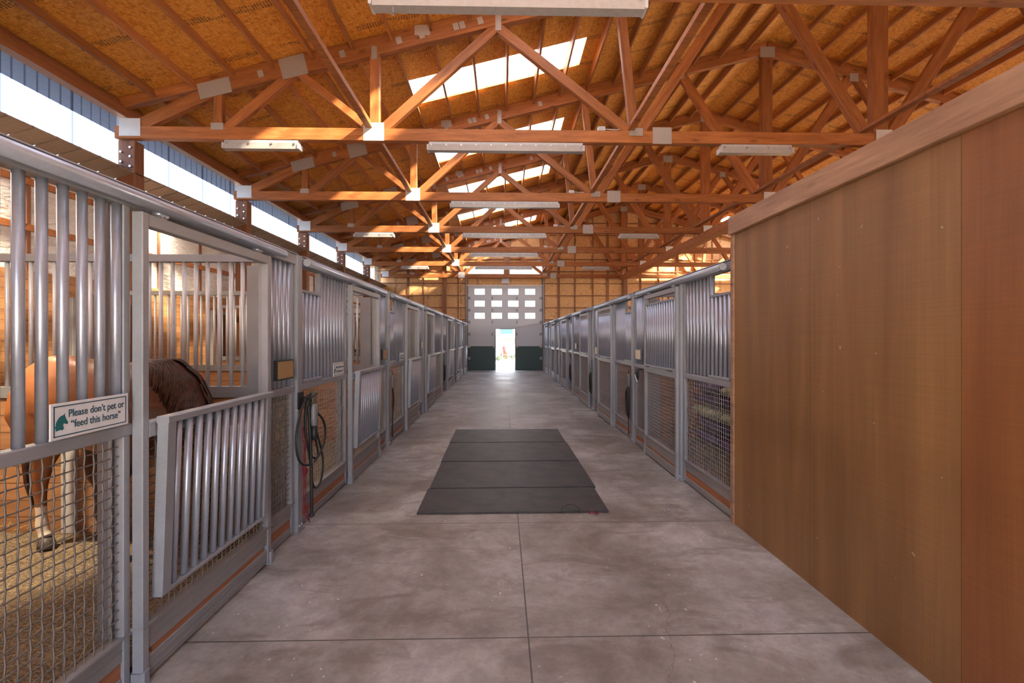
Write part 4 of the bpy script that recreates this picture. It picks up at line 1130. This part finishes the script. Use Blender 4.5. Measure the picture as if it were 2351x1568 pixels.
ob('clipper_grip', MB().rings([((0, 0.005, z), (0.024 * k, 0, 0), (0, 0.030 * k, 0)) for z, k in ((0.76, 0.8), (0.80, 1.0), (0.88, 1.0))], 12), M['black'], t)
t = thing('olive_pouch', 'olive canvas strap pouch hooked beside the grey clipper', 'pouch', (XL + 0.10, 3.995, 0))
ob('pouch_body', MB().rings([((0, 0, z), (0.03 * k, 0, 0), (0, 0.055 * k, 0)) for z, k in ((0.84, 0.3), (0.90, 0.8), (1.0, 1.0), (1.08, 0.9), (1.13, 0.6), (1.16, 0.35))], 14), M['olive'], t)
ob('pouch_strap', MB().tube([(0, 0.0, 1.15), (0.0, -0.06, 1.14), (-0.02, -0.09, 1.08)], 0.008, 6), M['black'], t)
def clipper_set(X, out, y, label, chain=False):
    t = thing('clipper_with_cord', label, 'clipper', (X + out * 0.09, y, 0), 'clippers hanging on posts farther down')
    ob('clipper_body', MB().rings([((0, 0, z), (0.026 * k, 0, 0), (0, 0.036 * k, 0)) for z, k in ((0.86, 0.6), (0.88, 0.9), (0.95, 1.0), (1.02, 0.95), (1.06, 0.6))], 12), M['grey_plastic'], t)
    ob('hook', MB().tube([(-out * 0.045, 0, 1.12), (0, 0, 1.12), (0, 0, 1.05)], 0.006, 6), M['black_metal'], t)
    if chain:
        for q in range(4):
            rope(t, 'cord', loop(0.0, 0.62, out * 0.01 * q, 0.045 + 0.012 * q, 0.26 - 0.02 * q, 0.01), 0.008, M['black'])
        rope(t, 'cord', [(0, 0.0, 0.88), (0.0, 0.02, 0.5), (0.0, 0.01, 0.1)], 0.007, M['black'])
    else:
        rope(t, 'cord', [(0, 0, 0.86), (0, 0.06, 0.76), (0, 0.08, 0.62), (0, 0.0, 0.5), (0, -0.01, 0.3), (0, 0.0, 0.12)], 0.010, M['black'])
        rope(t, 'cord', [(0, 0, 0.86), (0, 0.03, 0.7), (0, 0.0, 0.6), (0, 0.03, 0.52)], 0.012, M['black'])
    return t
clipper_set(XL, 1, 6.93, 'grey clipper with black cord on the second left divider post')
clipper_set(XR, -1, 7.08, 'grey clipper with looped black cords on the near right divider post', True)
clipper_set(XR, -1, 10.1, 'grey clipper with black cord on the second right divider post', True)
clipper_set(XR, -1, 13.12, 'clipper hanging on the third right divider post', True)
clipper_set(XL, 1, 13.02, 'clipper with black cord on the fourth left divider post', True)
t = thing('hoof_brush', 'black brush with pale handle hung on the first right stall front', 'brush', (XR - 0.10, 6.62, 1.06))
ob('brush_head', MB().rings([((0, 0, z), (0.02, 0, 0), (0, 0.10 * k, 0)) for z, k in ((-0.05, 0.5), (0.0, 0.9), (0.06, 1.0), (0.11, 0.7))], 12), M['black'], t)
ob('hook', MB().tube([(0.075, 0, 0.10), (0.0, 0, 0.10)], 0.006, 6), M['black_metal'], t)
ob('brush_handle', MB().tube([(-0.02, -0.08, -0.08), (-0.02, 0.02, 0.02)], 0.010, 8), M['light_grey'], t)

# ------------------------------------------------------------------ feed bags behind the right mesh
def bag(x, y, z, lab, mt, L=0.75, W=0.42, H=0.17):
    n = 16; rg = []
    for q, k in ((-0.5, 0.55), (-0.46, 0.85), (-0.3, 1.0), (0, 1.04), (0.3, 1.0), (0.46, 0.85), (0.5, 0.55)):
        rg.append(((0, q * L, H / 2), (W / 2 * (0.8 + 0.2 * k), 0, 0), (0, 0, H / 2 * k)))
    o = ob('feed_bag', MB().rings(rg, n), M[mt], None, (x, y, z), (0, 0, random.uniform(-0.06, 0.06)))
    tag(o, lab, 'bag', 'feed bags stacked in the first right stall'); return o
lv = ['bottom', 'second', 'third', 'fourth', 'fifth']
for c in range(3):
    for k in range(5):
        mt = 'yellow_bag' if (k == 2 or (k == 4 and c == 1)) else 'purple'
        bag(3.0 + 0.04 * (k % 2), 4.6 + 0.86 * c, 0.145 + 0.175 * k, '%s %s feed bag of the %s stack behind the right mesh' % (lv[k], 'pale' if mt == 'yellow_bag' else 'purple', ['near', 'middle', 'far'][c]), mt)

# ------------------------------------------------------------------ horse
def horse():
    t = thing('horse', 'chestnut horse grazing in the first left stall, white hind sock', 'horse', (-2.84, 3.36, 0.125), None, math.radians(-15))
    mb = MB()
    def ring(x, z, ry, rz, y=0): return ((x, y, z), (0, ry, 0), (0, 0, rz))
    mb.rings([ring(-.72, 1.05, .05, .08), ring(-.70, 1.05, .13, .18), ring(-.63, 1.06, .22, .27), ring(-.50, 1.07, .27, .305), ring(-.32, 1.06, .275, .30), ring(-.08, 1.01, .285, .32),
              ring(.16, 0.99, .285, .33), ring(.34, 1.01, .26, .345), ring(.48, 1.02, .22, .33), ring(.60, 0.98, .19, .27), ring(.70, .95, .13, .19), ring(.74, .94, .06, .10)], 28)
    def nk(x): return x - 0.12 * min(1, max(0, (x - 0.5) / 0.35))
    def limb(pts, n=16):
        pts = [((nk(p[0][0]) if p[0][0] > 0.6 or p[0][2] > 1.1 else p[0][0], p[0][1], p[0][2]), p[1], p[2]) for p in pts]
        rg = []
        P_ = [Vector(p[0]) for p in pts]
        for i, (p, ra, rb) in enumerate(pts):
            tt = (P_[min(i + 1, len(P_) - 1)] - P_[max(i - 1, 0)]).normalized()
            side = Vector((0, 1, 0)); side = (side - tt * side.dot(tt)).normalized(); fw = side.cross(tt).normalized()
            rg.append((p, side * ra, fw * rb))
        mb.rings(rg, n)
    # neck and head, lowered to the ground
    limb([((.42, 0, 1.12), .12, .17), ((.54, 0, 1.12), .14, .23), ((.66, 0, 1.07), .12, .215), ((.79, 0, .96), .095, .185), ((.89, 0, .82), .08, .155), ((.96, 0, .67), .07, .13), ((1.00, 0, .58), .068, .12)])
    limb([((.93, 0, .66), .06, .07), ((.98, 0, .62), .082, .12), ((1.01, 0, .53), .088, .135), ((1.01, 0, .44), .082, .125), ((1.00, 0, .33), .062, .092), ((.985, 0, .22), .052, .072), ((.975, 0, .14), .056, .07), ((.97, 0, .08), .048, .058), ((.97, 0, .055), .03, .035)])
    for s in (-1, 1):
        # hind leg
        dx = 0.0 if s < 0 else 0.16; lx = 0.09
        limb([((-.50, s * .13, 1.12), .13, .20), ((-.47, s * .15, .98), .14, .235), ((-.42, s * .15, .84), .115, .19), ((-.42 + dx * .3 + lx * .3, s * .145, .72), .085, .13), ((-.50 + dx * .5 + lx * .7, s * .14, .60), .058, .078), ((-.56 + dx * .7 + lx, s * .135, .50), .05, .070),
              ((-.57 + dx * .8 + lx, s * .135, .44), .046, .060), ((-.555 + dx + lx, s * .135, .36), .034, .042), ((-.545 + dx + lx, s * .135, .22), .031, .037), ((-.54 + dx + lx, s * .135, .15), .038, .046), ((-.52 + dx + lx, s * .135, .10), .033, .038), ((-.50 + dx + lx, s * .135, .065), .044, .052)])
        # fore leg
        fx = -0.19 if s < 0 else -0.02
        limb([((.46, s * .13, 1.05), .10, .20), ((.46, s * .15, .90), .11, .19), ((.42 + fx * .2, s * .145, .76), .085, .12), ((.41 + fx * .5, s * .135, .64), .062, .078), ((.41 + fx * .8, s * .13, .50), .046, .054), ((.415 + fx * .9, s * .13, .42), .048, .054),
              ((.41 + fx, s * .13, .37), .038, .044), ((.405 + fx, s * .13, .25), .029, .034), ((.41 + fx, s * .13, .15), .037, .043), ((.43 + fx, s * .13, .10), .032, .036), ((.45 + fx, s * .13, .065), .043, .050)])
        # ears
        limb([((.90, s * .055, .70), .025, .02), ((.87, s * .075, .77), .022, .014), ((.855, s * .085, .83), .006, .005)], 8)
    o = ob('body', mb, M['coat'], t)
    r = o.modifiers.new('fuse', 'REMESH'); r.mode = 'VOXEL'; r.voxel_size = 0.013; r.use_smooth_shade = True
    sm = o.modifiers.new('soften', 'SMOOTH'); sm.factor = 0.6; sm.iterations = 7
    hm = MB().rings([((0, 0, 0.0), (0.062, 0, 0), (0, 0.052, 0)), ((-0.006, 0, 0.03), (0.056, 0, 0), (0, 0.048, 0)), ((-0.018, 0, 0.075), (0.044, 0, 0), (0, 0.040, 0))], 16).mesh('hoof', M['hoof'])
    for (x, y) in ((-.40, -.135), (-.24, .135), (.27, -.13), (.44, .13)): link('hoof', hm, t, (x, y, 0.0))
    for s in (-1, 1):
        ob('eye', MB().ball((.925, s * .078, .52), 0.018, 10, 8), M['black'], t)
        ob('nostril', MB().ball((.90, s * .034, .105), 0.013, 8, 6, (0.5, 0.8, 1.2)), M['black'], t)
    rr = random.Random(3)
    mn = MB()     # mane lying on the near side of the neck
    NK = [(.42, 1.12, .17, .12), (.54, 1.12, .23, .14), (.66, 1.07, .215, .12), (.79, .96, .185, .095), (.89, .82, .155, .08), (.96, .67, .13, .07), (1.00, .58, .12, .068)]
    cen = [Vector((nk(a) if a > 0.5 else a, 0, b)) for a, b, _, _ in NK]; crest = []
    for k_, c_ in enumerate(cen):
        tg = (cen[min(k_ + 1, 6)] - cen[max(k_ - 1, 0)]).normalized(); nm_ = Vector((-tg.z, 0, tg.x))
        if nm_.z < 0: nm_ = -nm_
        crest.append(c_ + nm_ * NK[k_][2])
    crest = [Vector((0.33, 0, 1.33))] + crest[1:]
    def cp(u):
        u = max(0.0, min(u, len(crest) - 1.001)); a = int(u); return crest[a].lerp(crest[a + 1], u - a)
    for i in range(1100):
        q = rr.random() * (len(crest) - 1.6); dy = rr.uniform(-0.01, 0.03); L = rr.uniform(0.8, 1.7); ins = rr.uniform(0.0, 0.17)
        pts = []
        for w_ in range(6):
            f = w_ / 5; c = cp(q + L * f * 0.75); tg = (cp(q + L * f + 0.3) - cp(q + L * f - 0.3)).normalized()
            nrm = Vector((-tg.z, 0, tg.x))
            if nrm.z < 0: nrm = -nrm
            g_ = min(1.0, q / (len(crest) - 1)); ry_ = 0.145 - 0.07 * g_; rz_ = 0.225 - 0.09 * g_
            de = min(rz_ * 0.9, ins * (0.15 + f)); sd = -1 if i % 5 else 1
            pts.append(c + nrm * (0.012 - de) + Vector((0, sd * (ry_ * math.sqrt(max(0, 1 - (1 - de / rz_) ** 2)) + 0.010 + abs(dy) * 0.3), 0)))
        mn.tube(pts, [0.006, 0.0075, 0.0075, 0.0065, 0.005, 0.0015], 4)
    ob('mane', mn, M['hair'], t)
    tl = MB()
    for i in range(150):
        a = rr.uniform(-0.05, 0.05); b = rr.uniform(-0.03, 0.03); e = rr.uniform(0.26, 0.5)
        pts = [(-.68, a * .4, 1.24), (-.75, a * .8, 1.16), (-.80 + b, a, .95), (-.80 + b, a * 1.3, .70), (-.76 + b, a * 1.2, e + .1), (-.72 + b, a * .8, e - 0.05)]
        tl.tube(pts, [0.010, 0.010, 0.010, 0.009, 0.006, 0.002], 4)
    ob('tail', tl, M['hair'], t)
    return t
horse()

# ------------------------------------------------------------------ outside the walk-through door
struct('ground', slab(-40, 60, END_Y + 0.5, 90, -0.2, -0.03), plain('pale_gravel', (0.34, 0.33, 0.30), 0.9))
struct('ground', slab(-60, 60, -60, FRONT_Y, -0.2, -0.03), plain('pale_yard', (0.50, 0.47, 0.43), 0.9))
hs = thing('white_house', 'white brick house with dark window seen through the walk-through door', 'house', (0, 36, 0))
bm_, bt, bb = new_mat('white_bricks')
br = bt.nodes.new('ShaderNodeTexBrick'); br.inputs['Color1'].default_value = (.42, .42, .42, 1); br.inputs['Color2'].default_value = (.36, .36, .36, 1); br.inputs['Mortar'].default_value = (.22, .22, .24, 1)
br.inputs['Scale'].default_value = 4; bt.links.new(coords(bt), br.inputs[0]); bt.links.new(br.outputs[0], bb.inputs['Base Color'])
ob('wall', MB().box(0.05, 7, 0, 0.3, 0, 1.65), bm_, hs)
ob('wall', MB().box(-5, 7, 0.6, 0.9, 1.65, 3.4), M['white_paint'], hs)
ob('eave', MB().box(-5, 7, -0.3, 0.6, 1.58, 1.66), M['light_grey'], hs)
ob('window', MB().box(-0.15, 0.85, 0.54, 0.6, 1.9, 2.6), M['dark_glass'], hs)
o = ob('red_planter', MB().rings([((0, 0, 0), (.14, 0, 0), (0, .14, 0)), ((0, 0, .95), (.26, 0, 0), (0, .26, 0))], 12), M['red_paint'], None, (0.25, 34.6, 0))
tag(o, 'tall red tapered planter outside the walk-through door', 'planter')
for (x, y, r_, lab) in ((-0.05, 33.5, 0.42, 'dark green shrub beside the red planter outside'), (-0.45, 32.2, 0.26, 'small light green shrub at the left outside the door'), (0.75, 33.8, 0.38, 'low green shrub in front of the white brick wall')):
    mb = MB(); rr = random.Random(int(x * 100))
    for i in range(90):
        a = rr.uniform(0, 2 * PI); b = rr.uniform(0, 1); q = Vector((math.cos(a) * r_ * math.sqrt(1 - b * b), math.sin(a) * r_ * math.sqrt(1 - b * b), b * r_ * 1.2)) * rr.uniform(.7, 1)
        d = Vector((rr.uniform(-1, 1), rr.uniform(-1, 1), rr.uniform(-1, 1))).normalized() * 0.09
        e = d.cross(Vector((rr.uniform(-1, 1), rr.uniform(-1, 1), rr.uniform(-1, 1)))).normalized() * 0.035
        mb.add([q - d, q + e, q + d, q - e], [(0, 1, 2, 3)])
    mb.tube([(0, 0, 0), (0, 0, r_ * .7)], 0.03, 6)
    tag(ob('shrub', mb, M['leaf'], None, (x, y, -0.03)), lab, 'shrub')

# ------------------------------------------------------------------ added warm lamps, out of view, for the sunlit glow in the left stalls
def added_fill_lamp(x, y, z, energy, label, aim=(0, 0, -1), spread=150):
    t = thing('added_fill_lamp', label, 'lamp', (x, y, z), 'added fill lamps in the left stalls')
    ob('fill_lamp_shade', MB().rings([((0, 0, 0.0), (0.13, 0, 0), (0, 0.13, 0)), ((0, 0, 0.08), (0.08, 0, 0), (0, 0.08, 0)), ((0, 0, 0.14), (0.04, 0, 0), (0, 0.04, 0))], 16), M['light_grey'], t)
    ob('stem', MB().tube([(0, 0, 0.14), (0, 0, 0.2), (-0.17 if x < -6 else 0, 0, 0.24 if x < -6 else 0.9)], 0.01, 6), M['black_metal'], t)
    d = bpy.data.lights.new('added_lamp_spot', 'SPOT'); d.energy = energy; d.color = (1.0, 0.78, 0.50); d.spot_size = math.radians(spread); d.spot_blend = 0.5; d.shadow_soft_size = 0.08
    l = bpy.data.objects.new('fill_spot', d); COL.objects.link(l); l.location = (x, y, z - 0.03); l.rotation_euler = Vector(aim).to_track_quat('-Z', 'Y').to_euler()
    d2 = bpy.data.lights.new('added_lamp_wide', 'SPOT'); d2.energy = 70; d2.color = (1.0, 0.86, 0.68); d2.spot_size = math.radians(165); d2.spot_blend = 0.6; d2.shadow_soft_size = 0.12  # added wide fill to brighten the bars and insulation
    l2 = bpy.data.objects.new('fill_wide', d2); COL.objects.link(l2); l2.location = (x, y, z - 0.04)
added_fill_lamp(-4.0, 2.6, 3.30, 560, 'added unseen warm lamp standing in for sun, first left stall', (0.25, 0.80, -3.2), 48)
added_fill_lamp(-6.02, 5.3, 3.84, 160, 'added unseen fill lamp on the wall of the second left stall', (1.2, 0.0, -2.2), 130)
added_fill_lamp(-6.02, 8.3, 3.84, 160, 'added unseen fill lamp on the wall of the third left stall', (1.2, 0.0, -2.2), 130)
